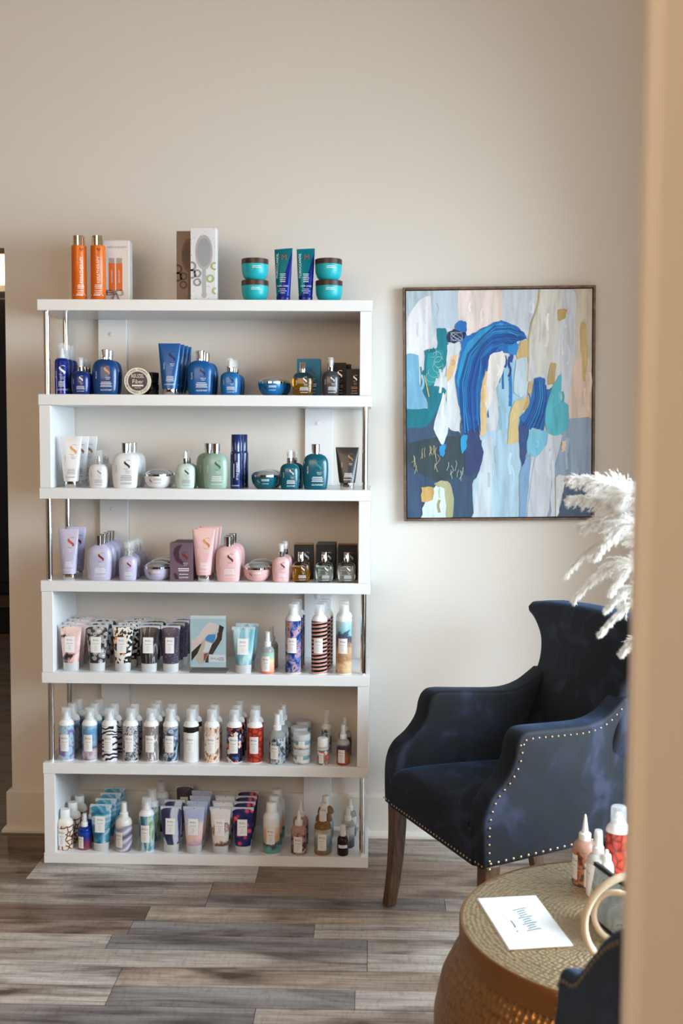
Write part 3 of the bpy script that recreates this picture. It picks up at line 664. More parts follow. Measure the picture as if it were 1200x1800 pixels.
def T_tin():
    r, t = .0435, .026; P = []
    def rot(me): me.transform(Matrix.Translation((0, 0, r)) @ Matrix.Rotation(math.pi/2, 4, 'X')); return me
    P.append(('body', rot(loft('body', [(-.014, r*.95, r*.95, 2), (-.012, r*.97, r*.97, 2), (t*.3, r*.97, r*.97, 2)], mat('tin_side', (52, 46, 70), .2, .8), 40)), None))
    P.append(('lid', rot(loft('lid', [(0, r, r, 2), (t*.5, r, r, 2), (t*.55, r*.97, r*.97, 2)], M_CHROME2, 40)), None))
    yf = -t*.55
    def ring(r0, r1, e, n=40):
        V = []
        for k in range(n+1):
            a = 2*math.pi*k/n
            for q in (r0, r1): V.append((q*math.cos(a), yf-e, r+q*math.sin(a)))
        return V, [(2*k, 2*k+1, 2*k+3, 2*k+2) for k in range(n)]
    P.append(('lid_print', decal('lid_print', [ring(0.0005, r*.70, .0004)], mat('dark_violet_print', (38, 26, 52), .25)), 'lid'))
    P.append(('lid_band', decal('lid_band', [ring(r*.70, r*.95, .0004)], mat('cream_print', (222, 214, 200), .35)), 'lid'))
    s = flat_surf(yf); g = []
    for txt, a0, sg in (('FIBER POMADE', 90, -1), ('STRONG', 180, -1), ('HOLLANDS FINEST', 270, 1)):
        n = len(txt)
        for i, ch in enumerate(txt):
            if ch == ' ': continue
            a = math.radians(a0 + sg*(i-(n-1)/2)*9.5); g.append(dec_text(s, ch, r*.825*math.cos(a), r+r*.825*math.sin(a), .0085, .0008, a+(-math.pi/2 if sg < 0 else math.pi/2)))
    P.append(('band_lettering', decal('band_lettering', g, M_INK), 'lid'))
    g = [dec_text(s, 'REUZEL', 0, r+r*.36, .0165, .0009, 0, .72), dec_text(s, 'MATTE', 0, r-r*.50, .006, .0009)]
    # white piggy-free script plate with underline, as printed on the lid
    g += [dec_text(s, 'Fiber', 0, r-r*.04, .019, .0009, 0, .9), dec_rect(s, -r*.42, r*.40, r-r*.38, r-r*.26, .0009, 1, 1)]
    P.append(('lettering', decal('lettering', g, mat('cream_ink', (232, 224, 208), .4)), 'lid'))
    return P
put(T_tin(), 'pomade_tin', (proj_x(243, -.245, ZT[1]+.04), -.245, ZT[1]), .08, 'round dark violet pomade tin standing on its edge facing forward', 'tin')
bj = [('body', loft('body', [(0, .024, .024, 2), (.002, .026, .026, 2), (.016, .026, .026, 2), (.017, .023, .023, 2)], M_BLK, 28), None), ('lid', loft('lid', [(.017, .027, .027, 2), (.0355, .027, .027, 2), (.037, .025, .025, 2)], mat('black_lid', (24, 24, 26), .25), 28), None)]
for k in range(2): put(bj, 'pomade_jar', (proj_x(264, -.19, ZT[1]+.03), -.185, ZT[1]+k*.0375), 0, ['lower', 'upper'][k] + ' small black jar stacked behind the round tin', 'jar', 'black jars behind the tin')
row(T_tube(BLUE, mat('deep_blue_ink', (8, 34, 92), .3), M_INKW), 'cosmetic_tube', 'tube', 298, 1, 4, .036, 'bright blue tubes with chrome caps', .05, dx=.004)
row(T_bottle(BLUE, mat('deep_blue_ink', (8, 34, 92), .3), M_INKW, h=.110), 'shampoo_bottle', 'bottle', 352, 1, 3, .044, 'bright blue shampoo bottles beside the tubes', .054)
row(T_spray((12, 102, 164), mat('deep_blue_ink', (8, 34, 92), .3), M_INKW), 'spray_bottle', 'bottle', 404, 1, 4, .042, 'small bright blue spray bottles', .052, fy=.012)
row(T_jar((12, 104, 166), mat('deep_blue_ink', (8, 34, 92), .3), M_INKW), 'cosmetic_jar', 'jar', 478, 1, 2, .088, 'bright blue jars with chrome rimmed lids', .095, dx=.012)
row(T_oil((214, 158, 40), .066, .074), 'oil_bottle', 'bottle', 532, 1, 1, .04, 'amber oil bottle in front of the teal carton on the blue shelf', fy=.02)
put(T_box((10, 112, 142), .076, .120, .05, box_S(mat('deep_blue_ink', (8, 34, 92), .3), M_INKW)), 'carton', (proj_x(543, -.165, ZT[1]+.05), -.165, ZT[1]), 0, 'teal carton standing behind the amber oil bottle', 'box')
row(T_spray((62, 62, 68), M_FOILS, M_INKW, .056, .078), 'spray_bottle', 'bottle', 581, 1, 1, .042, 'charcoal spray bottle with frosted cap at the right of the blue shelf', fy=.014)
bb = T_box((22, 22, 24), .060, .108, .05, box_S(M_FOILS, M_INKW, M_FOILG)); put(bb, 'carton', (proj_x(592, -.165, ZT[1]+.05), -.165, ZT[1]), 0, 'black carton standing behind the charcoal spray bottle', 'box', 'black cartons on the blue shelf')
put(bb, 'carton', (proj_x(601, -.09, ZT[1]+.05), -.09, ZT[1]), 0, 'rearmost black carton, behind the others at the right of the blue shelf', 'box', 'black cartons on the blue shelf')
put(T_box((26, 25, 26), .042, .084, .042, box_S(M_FOILS, M_INKW, M_FOILG)), 'carton', (proj_x(620.5, -.245, ZT[1]+.05), -.245, ZT[1]), 0, 'small black carton at the right end of the blue shelf', 'box')

# ---- board 2 : white, green, navy and teal products
WHT, SAGE, SAGE2, TEAL = (232, 232, 234), (152, 182, 166), (202, 218, 208), (0, 88, 106)
row(T_tube(WHT, M_FOILG, M_INKG), 'cosmetic_tube', 'tube', 125, 2, 3, .036, 'white tubes with gold S emblem', .075, dx=.006)
row(T_spray(WHT, M_INKG, M_INKG, .061, .076, top='clear'), 'spray_bottle', 'bottle', 173, 2, 2, .042, 'white bottles under clear caps', .09, fy=.014)
row(T_bottle(WHT, M_INK, M_INKG), 'shampoo_bottle', 'bottle', 220, 2, 3, .044, 'white shampoo bottles', .058, fy=.012)
row(T_jar(WHT, M_FOILG, M_INKG), 'cosmetic_jar', 'jar', 278, 2, 2, .088, 'white jars with chrome rimmed lids', .1, fy=.012)
row(T_spray(SAGE2, M_INK, M_INKG, .063, .079, top='dropper'), 'dropper_bottle', 'bottle', 325.5, 2, 2, .042, 'pale green dropper bottles', .07, fy=.012)
row(T_bottle(SAGE, mat('green_ink', (60, 96, 82), .4), M_INKW, .078), 'shampoo_bottle', 'bottle', 379, 2, 1, .044, 'front sage green shampoo bottle with chrome cap', fy=.012)
row(T_bottle((134, 164, 148), mat('green_ink', (60, 96, 82), .4), M_INKW, .078), 'shampoo_bottle', 'bottle', 366, 2, 1, .044, 'rear sage green shampoo bottle half hidden behind the front one', fy=.075)
def T_tall():
    r = .0185; pm = mat('navy_lacquer', (16, 40, 96), .2, .15, coat=.5); pr = [(0, r, r, 2), (.118, r, r, 2)]; s = surf_of(pr); hb = .118
    return [('body', loft('body', [(0, r*.96, r*.96, 2), (.002, r, r, 2), (hb-.008, r, r, 2), (hb-.002, r*.94, r*.94, 2), (hb, r*.86, r*.86, 2)], pm, 30), None),
            ('cap', loft('cap', [(hb, r*.86, r*.86, 2), (.171, r*.84, r*.84, 2), (.1725, r*.78, r*.78, 2)], pm, 28), None),
            ('lettering', decal('lettering', [dec_text(s, 'STYLE STORIES', .006, .056, .0085, .0006, math.pi/2), dec_rect(s, -.006, -.004, .035, .08, .0006, 1, 4), dec_text(s, 'ALFAPARF', 0, .010, .005, .0006)], M_INKW), 'body')]
row(T_tall(), 'spray_can', 'can', 415, 2, 3, .037, 'tall glossy navy spray cans', .05, dx=.004)
row(T_jar(TEAL, M_FOILS, M_INKW), 'cosmetic_jar', 'jar', 466, 2, 2, .088, 'dark teal jars with chrome rimmed lids', .095, dx=.008, fy=.012)
row(T_spray(TEAL, M_FOILS, M_INKW, .062, .082), 'spray_bottle', 'bottle', 509, 2, 2, .042, 'small dark teal spray bottles', .075, fy=.012, dx=.012)
row(T_bottle(TEAL, mat('teal_ink', (30, 130, 140), .3), M_INKW, .082), 'shampoo_bottle', 'bottle', 554.5, 2, 1, .044, 'dark teal shampoo bottle standing left of the black tube', fy=.014)
row(T_tube((48, 47, 49), M_FOILG, M_INKW, .075, .134, .05, .022), 'cosmetic_tube', 'tube', 610, 2, 1, .036, 'short charcoal tube with gold S emblem at the right end', fy=.014)

# ---- board 3 : lilac and pink products
LIL, LIL2, PNK, PUR = (190, 186, 212), (176, 180, 216), (228, 184, 184), (108, 86, 100)
row(T_tube(LIL, M_FOILC, M_INKW, .066), 'cosmetic_tube', 'tube', 121, 3, 1, .036, 'front lilac tube with copper S emblem at the left post', fy=.016)
row(T_tube(LIL2, M_FOILC, M_INKW, .066), 'cosmetic_tube', 'tube', 134, 3, 1, .036, 'bluish lilac tube standing behind the front lilac tube', fy=.10)
row(T_bottle(LIL, M_FOILC, M_INKW), 'shampoo_bottle', 'bottle', 174.5, 3, 4, .044, 'lilac shampoo bottles with copper S emblem', .058, fy=.014)
row(T_spray(LIL, M_FOILC, M_INKW, .058, .079, top='clear'), 'spray_bottle', 'bottle', 225, 3, 4, .042, 'small lilac spray bottles under clear caps', .058, fy=.012)
row(T_jar(LIL, M_FOILC, M_INKW), 'cosmetic_jar', 'jar', 277, 3, 3, .088, 'lilac jars with chrome rimmed lids', .09, fy=.010)
def leafdeco(s, w, h):
    V = []; n = 20; pts = []
    for k in range(n+1):
        t = k/n; pts.append((-w*.32+w*.30*math.sin(math.pi*t)*(.2)+w*.02*t+w*.40*t**3, h*.88-h*.62*t))
    up = [(-w*.02, h*.95)]; L = [(-.36, .72), (-.30, .86), (-.16, .94), (.05, .97), (-.10, .80), (-.08, .62), (.10, .50), (.36, .38), (.10, .42), (-.22, .52)]
    g = ([(a*w, s(0, 0)-.0004, b_*h) for a, b_ in L], [tuple(range(len(L)))])
    L2 = [(-.34, .22), (-.22, .2), (-.12, .1), (-.14, .04), (-.28, .07)]; g3 = ([(a*w, s(0, 0)-.0004, b_*h) for a, b_ in L2], [tuple(range(len(L2)))])
    return [('printed_leaf', decal('printed_leaf', [g, g3], mat('dark_plum_print', (66, 44, 58), .4)), 'body')] + box_S(M_FOILC, M_INKW)(lambda x, z: s(x, z)-.0004, w, h)
pb = T_box(PUR, .073, .122, .05, leafdeco)
put(pb, 'carton', (proj_x(320.5, -.26, ZT[3]+.06), -.26, ZT[3]), .03, 'front plum purple carton with dark leaf print', 'box', 'plum cartons')
put(pb, 'carton', (proj_x(329, -.19, ZT[3]+.06), -.19, ZT[3]), 0, 'rear plum purple carton behind the leaf printed one', 'box', 'plum cartons')
row(T_tube(PNK, M_FOILG, M_INKW, .073, .165), 'cosmetic_tube', 'tube', 358, 3, 3, .036, 'pink tubes with chrome caps', .06, dx=.004, fy=.014)
row(T_bottle(PNK, mat('dark_rose_foil', (110, 70, 74), .3, .4), M_INKW, .080), 'shampoo_bottle', 'bottle', 401, 3, 3, .044, 'pink shampoo bottles', .058, fy=.012)
row(T_jar(PNK, mat('dark_rose_foil', (110, 70, 74), .3, .4), M_INKW), 'cosmetic_jar', 'jar', 452, 3, 2, .088, 'pink jars with chrome rimmed lids', .1, dx=.006, fy=.010)
row(T_spray(PNK, mat('dark_rose_foil', (110, 70, 74), .3, .4), M_INKW, .058, .080), 'spray_bottle', 'bottle', 494, 3, 2, .042, 'small pink spray bottles', .08, fy=.012, dx=.008)
for px, bx, liq, top, ln in ((529, 534, (206, 146, 38), (176, 140, 60), 'golden'), (570, 572.5, (206, 214, 206), (30, 92, 110), 'cloudy clear'), (609, 611, (228, 226, 220), (190, 110, 76), 'nearly colourless')):
    row(T_oil(liq, .058, .066), 'oil_bottle', 'bottle', px, 3, 1, .04, '%s oil bottle with chrome cap on the pink shelf' % ln, fy=.010)
    nm = {'golden': 'gold', 'cloudy clear': 'teal', 'nearly colourless': 'copper'}[ln]
    bx_ = T_box((24, 24, 26), .062, .114, .045, box_S(M_FOILS, M_INKW), None, mat('carton_top_%d' % top[0], top, .4))
    for k in range(2 if nm == 'teal' else 1):
        put(bx_, 'carton', (proj_x(bx+k*2, -.185+k*.05, ZT[3]+.06), -.185+k*.055, ZT[3]), 0, ('black carton with %s top behind the %s oil bottle' % (nm, ln)) if k == 0 else 'second black carton with teal top, the rear one', 'box', 'black cartons on the pink shelf')

# ---- board 4 : printed tubes, a picture stand and tall spray cans
RC = {}
RC['faces'] = pat('print_faces', 'noise', [(.36, (44, 38, 44)), (.42, (150, 106, 98)), (.47, (226, 190, 182)), (.62, (236, 208, 200)), (.70, (206, 158, 148))], 26, dist=.6, rough=.3)
RC['caps'] = pat('print_bottle_caps', 'vor', [(0, (196, 194, 196)), (.30, (214, 212, 214)), (.42, (120, 118, 122)), (.5, (190, 188, 190)), (.62, (52, 50, 54)), (1, (40, 38, 42))], 62, rough=.3)
RC['type'] = pat('print_type', 'cell', [(0, (28, 26, 28)), (.30, (236, 232, 228)), (.62, (90, 86, 84)), (.70, (230, 228, 224)), (.92, (226, 148, 60))], 150, (1, .2, .8), interp='CONSTANT', rough=.3)
RC['dark'] = pat('print_dark_strands', 'noise', [(.35, (24, 22, 28)), (.52, (52, 46, 54)), (.60, (158, 152, 158)), (.64, (48, 42, 48)), (.8, (84, 66, 62))], 26, (2.4, 1, .35), dist=1.0, rough=.3)
RC['night'] = pat('print_night_glitter', 'vor', [(0, (226, 206, 212)), (.12, (160, 130, 146)), (.22, (74, 66, 84)), (1, (58, 58, 76))], 130, rough=.3)
RC['ice'] = pat('print_ice', 'noise', [(.32, (96, 152, 170)), (.5, (134, 190, 202)), (.6, (190, 222, 226)), (.72, (86, 150, 172))], 30, (2, 1, .3), rough=.3)
RC['rainbow'] = pat('print_rainbow', 'grad', [(.0, (226, 112, 110)), (.25, (236, 190, 150)), (.5, (224, 216, 180)), (.8, (150, 200, 190)), (1, (190, 210, 206))], 12, dist=.25)
RC['galaxy'] = pat('print_galaxy', 'noise', [(.30, (16, 22, 58)), (.43, (30, 64, 128)), (.50, (92, 118, 176)), (.56, (190, 150, 170)), (.60, (214, 160, 130)), (.66, (60, 56, 110)), (.8, (22, 26, 64))], 38, dist=.8, detail=8, rough=.25)
RC['nails'] = pat('print_nails', 'wave', [(0, (24, 22, 28)), (.56, (26, 24, 30)), (.62, (234, 206, 192)), (.84, (240, 214, 200)), (.92, (226, 80, 56))], 9, (1.0, 1, 3.0), dist=2.2, detail=1.5, interp='CONSTANT', rough=.25, rot=(0, .35, 0))
RC['desert'] = pat('print_desert', 'grad', [(0, (196, 152, 112)), (.16, (226, 196, 158)), (.32, (180, 134, 96)), (.48, (206, 172, 136)), (.62, (110, 84, 84)), (.72, (88, 80, 104)), (.80, (60, 86, 96)), (.84, (132, 184, 204)), (1, (178, 214, 224))], 6.1, dist=.55, detail=6)
M_CAPF = mat('milky_cap', (226, 228, 230), .4, 0, .25, 1.3)
def rtube(d, w=.071, h=.147, wb=.049, hc=.027): return T_tube((0, 0, 0), None, None, w, h, wb, hc, M_CAPF, RC[d], 'rco', .036)
G4 = 'printed tubes on the fifth shelf'
row(rtube('faces'), 'cosmetic_tube', 'tube', 125, 4, 4, .04, 'pale pink tubes printed with faces', .06, fy=.022)
row(rtube('caps', .073), 'cosmetic_tube', 'tube', 171, 4, 3, .04, 'tubes printed with grey round bottle caps', .065, fy=.020)
row(rtube('type', .068), 'cosmetic_tube', 'tube', 216, 4, 4, .04, 'white tubes printed with black lettering blocks', .055, fy=.020, dx=.008)
row(rtube('dark', .072), 'cosmetic_tube', 'tube', 262, 4, 3, .04, 'black tubes printed with dark hair strands', .06, fy=.020)
row(rtube('night', .062), 'cosmetic_tube', 'tube', 300, 4, 4, .04, 'dark violet tubes speckled with glitter', .055, fy=.022, dx=.005)
# acrylic stand with a printed picture of a hand holding a spray can
ps = empty('picture_stand', (proj_x(366.5, -.26, ZT[4]+.09), -.262, ZT[4]), 0); tag(ps, 'clear acrylic stand with a picture of a hand holding a spray can', 'sign')
w_, h_ = .118, .186
ob('acrylic_front', box_me('acrylic_front', -w_/2, w_/2, -.008, -.0055, 0, h_, mat('acrylic', (252, 254, 255), .03, 0, 1.0, 1.15), .0006, 1), ps)
ob('acrylic_base', box_me('acrylic_base', -w_/2, w_/2, -.02, .05, 0, .003, M_GLASS, .0006, 1), ps)
card = ob('picture', box_me('picture', -w_/2+.001, w_/2-.002, -.005, -.004, .016, h_-.002, mat('picture_blue', (186, 214, 220), .45)), ps)
def poly_card(name, pts, rgb, lv):
    V = [(-w_/2+.001+(x-115)/935*(w_-.003), -.005-.0002*lv, h_-.002-(y-165)/1330*(h_-.018)) for x, y in pts]
    ob(name, mk(name, V, [tuple(range(len(V)))], mat('card_%d_%d_%d' % rgb, rgb, .5)), card)
poly_card('printed_border', [(115, 165), (1045, 165), (1045, 250), (115, 250)], (222, 232, 238), 1)
poly_card('printed_shadow', [(880, 400), (1000, 460), (960, 600), (940, 780), (700, 1170), (600, 1160), (590, 1380), (500, 1375), (560, 1000), (850, 560)], (64, 54, 48), 1)
poly_card('printed_cuff', [(145, 1110), (380, 900), (440, 900), (300, 1150), (145, 1340)], (58, 50, 44), 1)
poly_card('printed_can', [(590, 640), (820, 640), (800, 760), (690, 900), (600, 1120), (580, 1180), (440, 1420), (330, 1400), (250, 1290), (330, 1080), (420, 880), (520, 740)], (206, 190, 176), 2)
poly_card('printed_band', [(600, 650), (820, 650), (770, 800), (690, 870), (510, 800), (520, 730)], (70, 140, 196), 3)
poly_card('printed_label', [(500, 840), (690, 880), (590, 1110), (440, 1110), (500, 960)], (222, 228, 230), 3)
poly_card('printed_shade', [(470, 1150), (580, 1120), (560, 1200), (460, 1360)], (150, 92, 62), 3)
poly_card('printed_arm', [(145, 820), (330, 680), (440, 500), (620, 335), (780, 370), (870, 430), (860, 480), (790, 490), (800, 560), (640, 650), (560, 660), (500, 740), (400, 880), (300, 950), (145, 1110)], (226, 208, 202), 4)
poly_card('printed_fingers', [(800, 520), (860, 580), (820, 620), (820, 700), (770, 800), (740, 860), (770, 760)], (232, 196, 190), 4)
poly_card('printed_plate', [(610, 1170), (1050, 1170), (1050, 1355), (610, 1355)], (226, 230, 236), 3)
s4 = flat_surf(-.005-.0009)
ob('lettering', decal('lettering', [dec_text(s4, 'R+Co', .020, .044, .010, .0003)] + lines(s4, .042, .046, .024, 3, .004, .0012, .0003, 3), M_INK), card)
row(rtube('ice', .075, .148), 'cosmetic_tube', 'tube', 428, 4, 2, .04, 'pale turquoise streaked tubes right of the picture stand', .07, fy=.012, dx=.006)
clear_sh = mat('clear_bottle', (240, 242, 240), .08, 0, .7, 1.33)
row(T_round(RC['rainbow'], .044, .088, 'spray', .134, shm=clear_sh, lw=.56, lh=.55, lz=.10, lx=-.08), 'spray_bottle', 'bottle', 470, 4, 2, .044, 'small rainbow tinted spray bottles', .09, fy=.012, dx=.004)
def tallcan(d): return T_can(RC[d], .051, .172, .224, lz=.40, lh=.28, lw=.56, lx=-.05)
row(tallcan('galaxy'), 'spray_can', 'can', 515, 4, 3, .051, 'tall spray cans printed with a blue galaxy', .058, fy=.012, dx=.003)
row(tallcan('nails'), 'spray_can', 'can', 561, 4, 3, .051, 'tall black cans printed with red nailed fingers', .058, fy=.010, dx=.008)
row(tallcan('desert'), 'spray_can', 'can', 604, 4, 2, .051, 'tall spray cans printed with desert and sky', .08, fy=.012)

# ---- board 5 : ten designs of spray cans, bottles and jars
RC['paint'] = pat('print_paint_blobs', 'vor', [(0, (206, 60, 50)), (.14, (214, 120, 96)), (.24, (150, 186, 210)), (.5, (176, 204, 220)), (.8, (128, 110, 170))], 55, rough=.3)
RC['harbour'] = pat('print_harbour', 'grad', [(0, (120, 112, 128)), (.2, (206, 190, 200)), (.4, (70, 72, 96)), (.55, (150, 176, 200)), (.8, (92, 150, 196)), (1, (150, 196, 220))], 8.6, dist=.9, detail=8)
RC['zebra'] = pat('print_zebra', 'wave', [(0, (38, 36, 44)), (.42, (52, 50, 60)), (.5, (222, 220, 226)), (1, (240, 238, 242))], 22, (1, 1, 1.2), dist=9, detail=1, rough=.3, rot=(.5, .4, 0))
RC['marble'] = pat('print_marble', 'noise', [(.38, (40, 42, 48)), (.46, (150, 154, 160)), (.54, (224, 226, 230)), (.62, (70, 76, 86))], 75, dist=1.2, rough=.3)
RC['drip'] = pat('print_drip', 'noise', [(.44, (138, 130, 128)), (.52, (150, 142, 140)), (.535, (240, 238, 236)), (.56, (240, 238, 236)), (.575, (146, 138, 136))], 22, (3.4, 1, .5), dist=.8, rough=.3)
RC['eye'] = pat('print_eye', 'noise', [(.36, (30, 34, 52)), (.46, (96, 124, 156)), (.54, (190, 204, 214)), (.62, (150, 120, 100)), (.72, (40, 36, 44))], 30, dist=1.6, rough=.3)
RC['tux'] = pat('print_tuxedo', 'grad', [(0, (232, 230, 230)), (.72, (238, 236, 236)), (.80, (240, 238, 238)), (.84, (26, 26, 30)), (1, (22, 22, 26))], 8.6, dist=.16, interp='CONSTANT')
RC['tattoo'] = pat('print_tattoo', 'noise', [(.40, (150, 100, 70)), (.47, (232, 208, 190)), (.6, (240, 222, 206)), (.66, (180, 130, 96)), (.7, (236, 214, 198))], 42, dist=1.5, rough=.3)
RC['mosaic'] = pat('print_mosaic', 'cell', [(0, (38, 40, 72)), (.28, (206, 84, 58)), (.48, (232, 216, 206)), (.68, (70, 96, 150)), (.85, (30, 28, 40))], 85, interp='CONSTANT', rough=.3)
RC['snake'] = pat('print_snake', 'edge', [(0, (96, 32, 28)), (.10, (170, 52, 38)), (.3, (206, 78, 52)), (.7, (176, 50, 40))], 62, (1, 1, .8), rough=.3)
RC['leafy'] = pat('print_grey_leaves', 'noise', [(.38, (44, 54, 66)), (.47, (140, 156, 170)), (.55, (222, 226, 228)), (.62, (110, 128, 140))], 50, (1, 1, .7), dist=1.3, rough=.3)
RC['beach'] = pat('print_beach', 'grad', [(0, (150, 146, 140)), (.25, (232, 228, 224)), (.5, (236, 234, 232)), (.62, (120, 160, 172)), (1, (150, 186, 196))], 32, dist=.7, detail=6)
RC['coral'] = pat('print_coral', 'cell', [(0, (210, 90, 80)), (.35, (236, 226, 220)), (.55, (70, 150, 130)), (.8, (226, 150, 130))], 120, interp='CONSTANT', rough=.35)
RC['sunset'] = pat('print_brown_sunset', 'grad', [(0, (150, 66, 30)), (.3, (190, 104, 60)), (.55, (110, 70, 60)), (.8, (60, 52, 60)), (1, (120, 124, 140))], 14, dist=.6)
cans = [(117, 'paint', 'blue can dotted with red paint blobs', 3, .004), (158, 'harbour', 'can printed with a blue harbour scene', 3, .0), (193, 'zebra', 'can printed with black and white zebra stripes', 2, .0),
        (230, 'marble', 'can printed with grey marbling', 2, .0), (266, 'drip', 'taupe can printed with white paint drips', 3, .0), (300, 'eye', 'can printed with a blue grey face', 2, -.004),
        (336, 'tux', 'white can printed like a tuxedo shirt', 2, .0), (372.5, 'tattoo', 'cream can printed with brown ink drawing', 2, .0), (412, 'mosaic', 'can printed with a red and navy mosaic', 3, .0), (448, 'snake', 'can printed with red scales', 2, -.002)]
for px, d, lab, n, dx in cans:
    words = lab.split(' '); pl = lab.replace(' can ', ' cans ', 1) if ' can ' in lab else lab.replace('can ', 'cans ', 1)
    row(T_can(RC[d], .050, .117, .172), 'spray_can', 'can', px, 5, n, .05, pl, .062, fy=.022, dx=dx)
row(T_round(RC['leafy'], .054, .110, 'spray', .160, shm=clear_sh, lh=.40, lz=.16, lw=.46, lx=-.14), 'spray_bottle', 'bottle', 487, 5, 3, .054, 'clear shouldered spray bottles printed with grey leaves', .065, fy=.014, dx=.004)
def T_rjar(d):
    r = .0275; pr = [(.002, r, r, 2), (.029, r, r, 2)]; s = surf_of(pr)
    return [('body', loft('body', [(0, r*.95, r*.95, 2), (.002, r, r, 2), (.029, r, r, 2)], RC[d], 32), None), ('lid', loft('lid', [(.029, r*1.02, r*1.02, 2), (.046, r*1.02, r*1.02, 2), (.048, r*.96, r*.96, 2)], M_CAPF, 32), None)] + rco_label(s, -.004, .010, .020, .018)
tj = T_rjar('beach')
for k, (px, y, up, lab) in enumerate([(530, -.255, 0, 'lower jar of the front stack with beach print and milky lid'), (530, -.255, 1, 'upper jar of the front stack with beach print and milky lid'), (527, -.175, 0, 'lower jar of the second stack behind the front beach print jars'), (526, -.175, 1, 'upper jar of the second stack behind the front beach print jars'), (532, -.09, 0, 'lower jar of the rearmost stack of milky lidded jars'), (532, -.09, 1, 'upper jar of the rearmost stack of milky lidded jars')]):
    put(tj, 'cosmetic_jar', (proj_x(px, y, ZT[5]+.03), y, ZT[5]+up*.0485), .2*up, lab, 'jar', 'milky lidded jars')
row(T_round(RC['coral'], .037, .062, 'screw', .086, shm=M_CAPF, capw=.47, lw=.42, lh=.55, lz=.1, lx=-.1), 'stick_tube', 'bottle', 567, 5, 1, .037, 'short white bottle with coral print and wide milky cap', fy=.014)
row(T_can(RC['leafy'], .036, .085, .148, cap=M_FROST, lz=.2), 'spray_bottle', 'bottle', 574, 5, 1, .036, 'tall frosted spray bottle behind the coral printed bottle', fy=.14)
row(T_round(RC['sunset'], .043, .085, 'spray', .130, shm=clear_sh, lh=.5, lz=.10), 'spray_bottle', 'bottle', 603, 5, 2, .043, 'small brown sunset printed spray bottles at the right end', .10, fy=.014, dx=.004)

# ---- board 6 : bottom shelf
RC['crackle'] = pat('print_crackle', 'edge', [(0, (52, 26, 20)), (.06, (120, 64, 44)), (.10, (222, 190, 166)), (.2, (238, 228, 216))], 58, rough=.3)
RC['cobalt'] = pat('print_cobalt', 'grad', [(0, (150, 100, 110)), (.3, (120, 50, 60)), (.55, (40, 50, 130)), (.8, (20, 60, 160)), (1, (28, 70, 170))], 15, dist=.7)
RC['sea'] = pat('print_sea', 'noise', [(.38, (36, 96, 128)), (.48, (70, 156, 186)), (.56, (196, 212, 222)), (.6, (60, 140, 176)), (.75, (30, 84, 112))], 17, (1, 1, 1.2), dist=1.0, rough=.3)
RC['swirl'] = pat('print_swirl', 'wave', [(0, (96, 96, 122)), (.35, (196, 194, 206)), (.6, (226, 222, 226)), (1, (150, 146, 170))], 8, dist=6, detail=1, rough=.3, rot=(.4, .5, 0))
RC['surf'] = pat('print_surf', 'noise', [(.36, (44, 92, 110)), (.46, (120, 172, 186)), (.54, (206, 220, 222)), (.60, (150, 190, 120)), (.7, (90, 140, 160))], 20, (2.2, 1, .5), dist=1, rough=.3)
RC['indigo'] = pat('print_indigo', 'noise', [(.40, (44, 48, 84)), (.47, (70, 76, 120)), (.50, (196, 200, 216)), (.62, (206, 210, 224)), (.7, (150, 156, 186))], 16, (1, 1, .5), dist=.6, rough=.3)
RC['cloud'] = pat('print_pink_clouds', 'grad', [(0, (150, 140, 176)), (.2, (206, 168, 190)), (.45, (240, 200, 192)), (.7, (236, 214, 214)), (1, (176, 186, 220))], 8.5, dist=.9, detail=4)
RC['lace'] = pat('print_brown_lace', 'grad', [(0, (176, 150, 130)), (.18, (110, 62, 44)), (.30, (232, 226, 220)), (.5, (228, 224, 220)), (.62, (150, 96, 70)), (.70, (232, 228, 224)), (1, (226, 222, 220))], 7.2, dist=.8, detail=7)
RC['hearts'] = pat('print_hearts', 'vor', [(0, (236, 110, 90)), (.25, (214, 70, 84)), (.36, (64, 34, 96)), (.5, (28, 34, 110)), (.8, (18, 22, 70))], 42, rough=.3)
RC['dusk'] = pat('print_dusk', 'grad', [(0, (90, 160, 160)), (.18, (110, 170, 168)), (.3, (60, 58, 56)), (.42, (196, 196, 188)), (.55, (230, 170, 120)), (.75, (238, 196, 160)), (.9, (240, 240, 240)), (1, (240, 240, 240))], 9.5, dist=.5, detail=6)
RC['rose'] = pat('print_rose_garden', 'noise', [(.36, (40, 32, 50)), (.48, (120, 80, 96)), (.56, (214, 170, 160)), (.66, (70, 74, 100))], 46, dist=1.2, rough=.3)
RC['amberwave'] = pat('print_wave_amber', 'grad', [(0, (150, 100, 60)), (.16, (140, 110, 80)), (.3, (120, 150, 150)), (.6, (140, 170, 170)), (.8, (206, 210, 200)), (1, (170, 150, 120))], 11, dist=.8, detail=6)
RC['black'] = pat('print_black_floral', 'vor', [(0, (150, 120, 90)), (.15, (60, 50, 44)), (.3, (26, 22, 22)), (1, (20, 18, 18))], 110, rough=.3)
RC['fog'] = pat('print_fog', 'grad', [(0, (36, 36, 42)), (.3, (90, 92, 98)), (.6, (200, 202, 200)), (1, (220, 220, 216))], 12, dist=.5)
amber = mat('amber_bottle', (170, 122, 66), .1, 0, .45, 1.35); blush = mat('blush_bottle', (214, 168, 150), .15, 0, .3, 1.35); cobg = mat('cobalt_bottle', (20, 60, 170), .1, 0, .4, 1.35); darkg = mat('brown_glass', (60, 36, 22), .1, 0, .4, 1.4)
cream = mat('cream_bottle', (236, 228, 216), .3)
row(T_round(RC['crackle'], .052, .104, 'screw', .131, shm=cream, capw=.30), 'lotion_bottle', 'bottle', 115, 6, 3, .052, 'cream bottles with brown crackle print', .07, fy=.018, dx=.006)
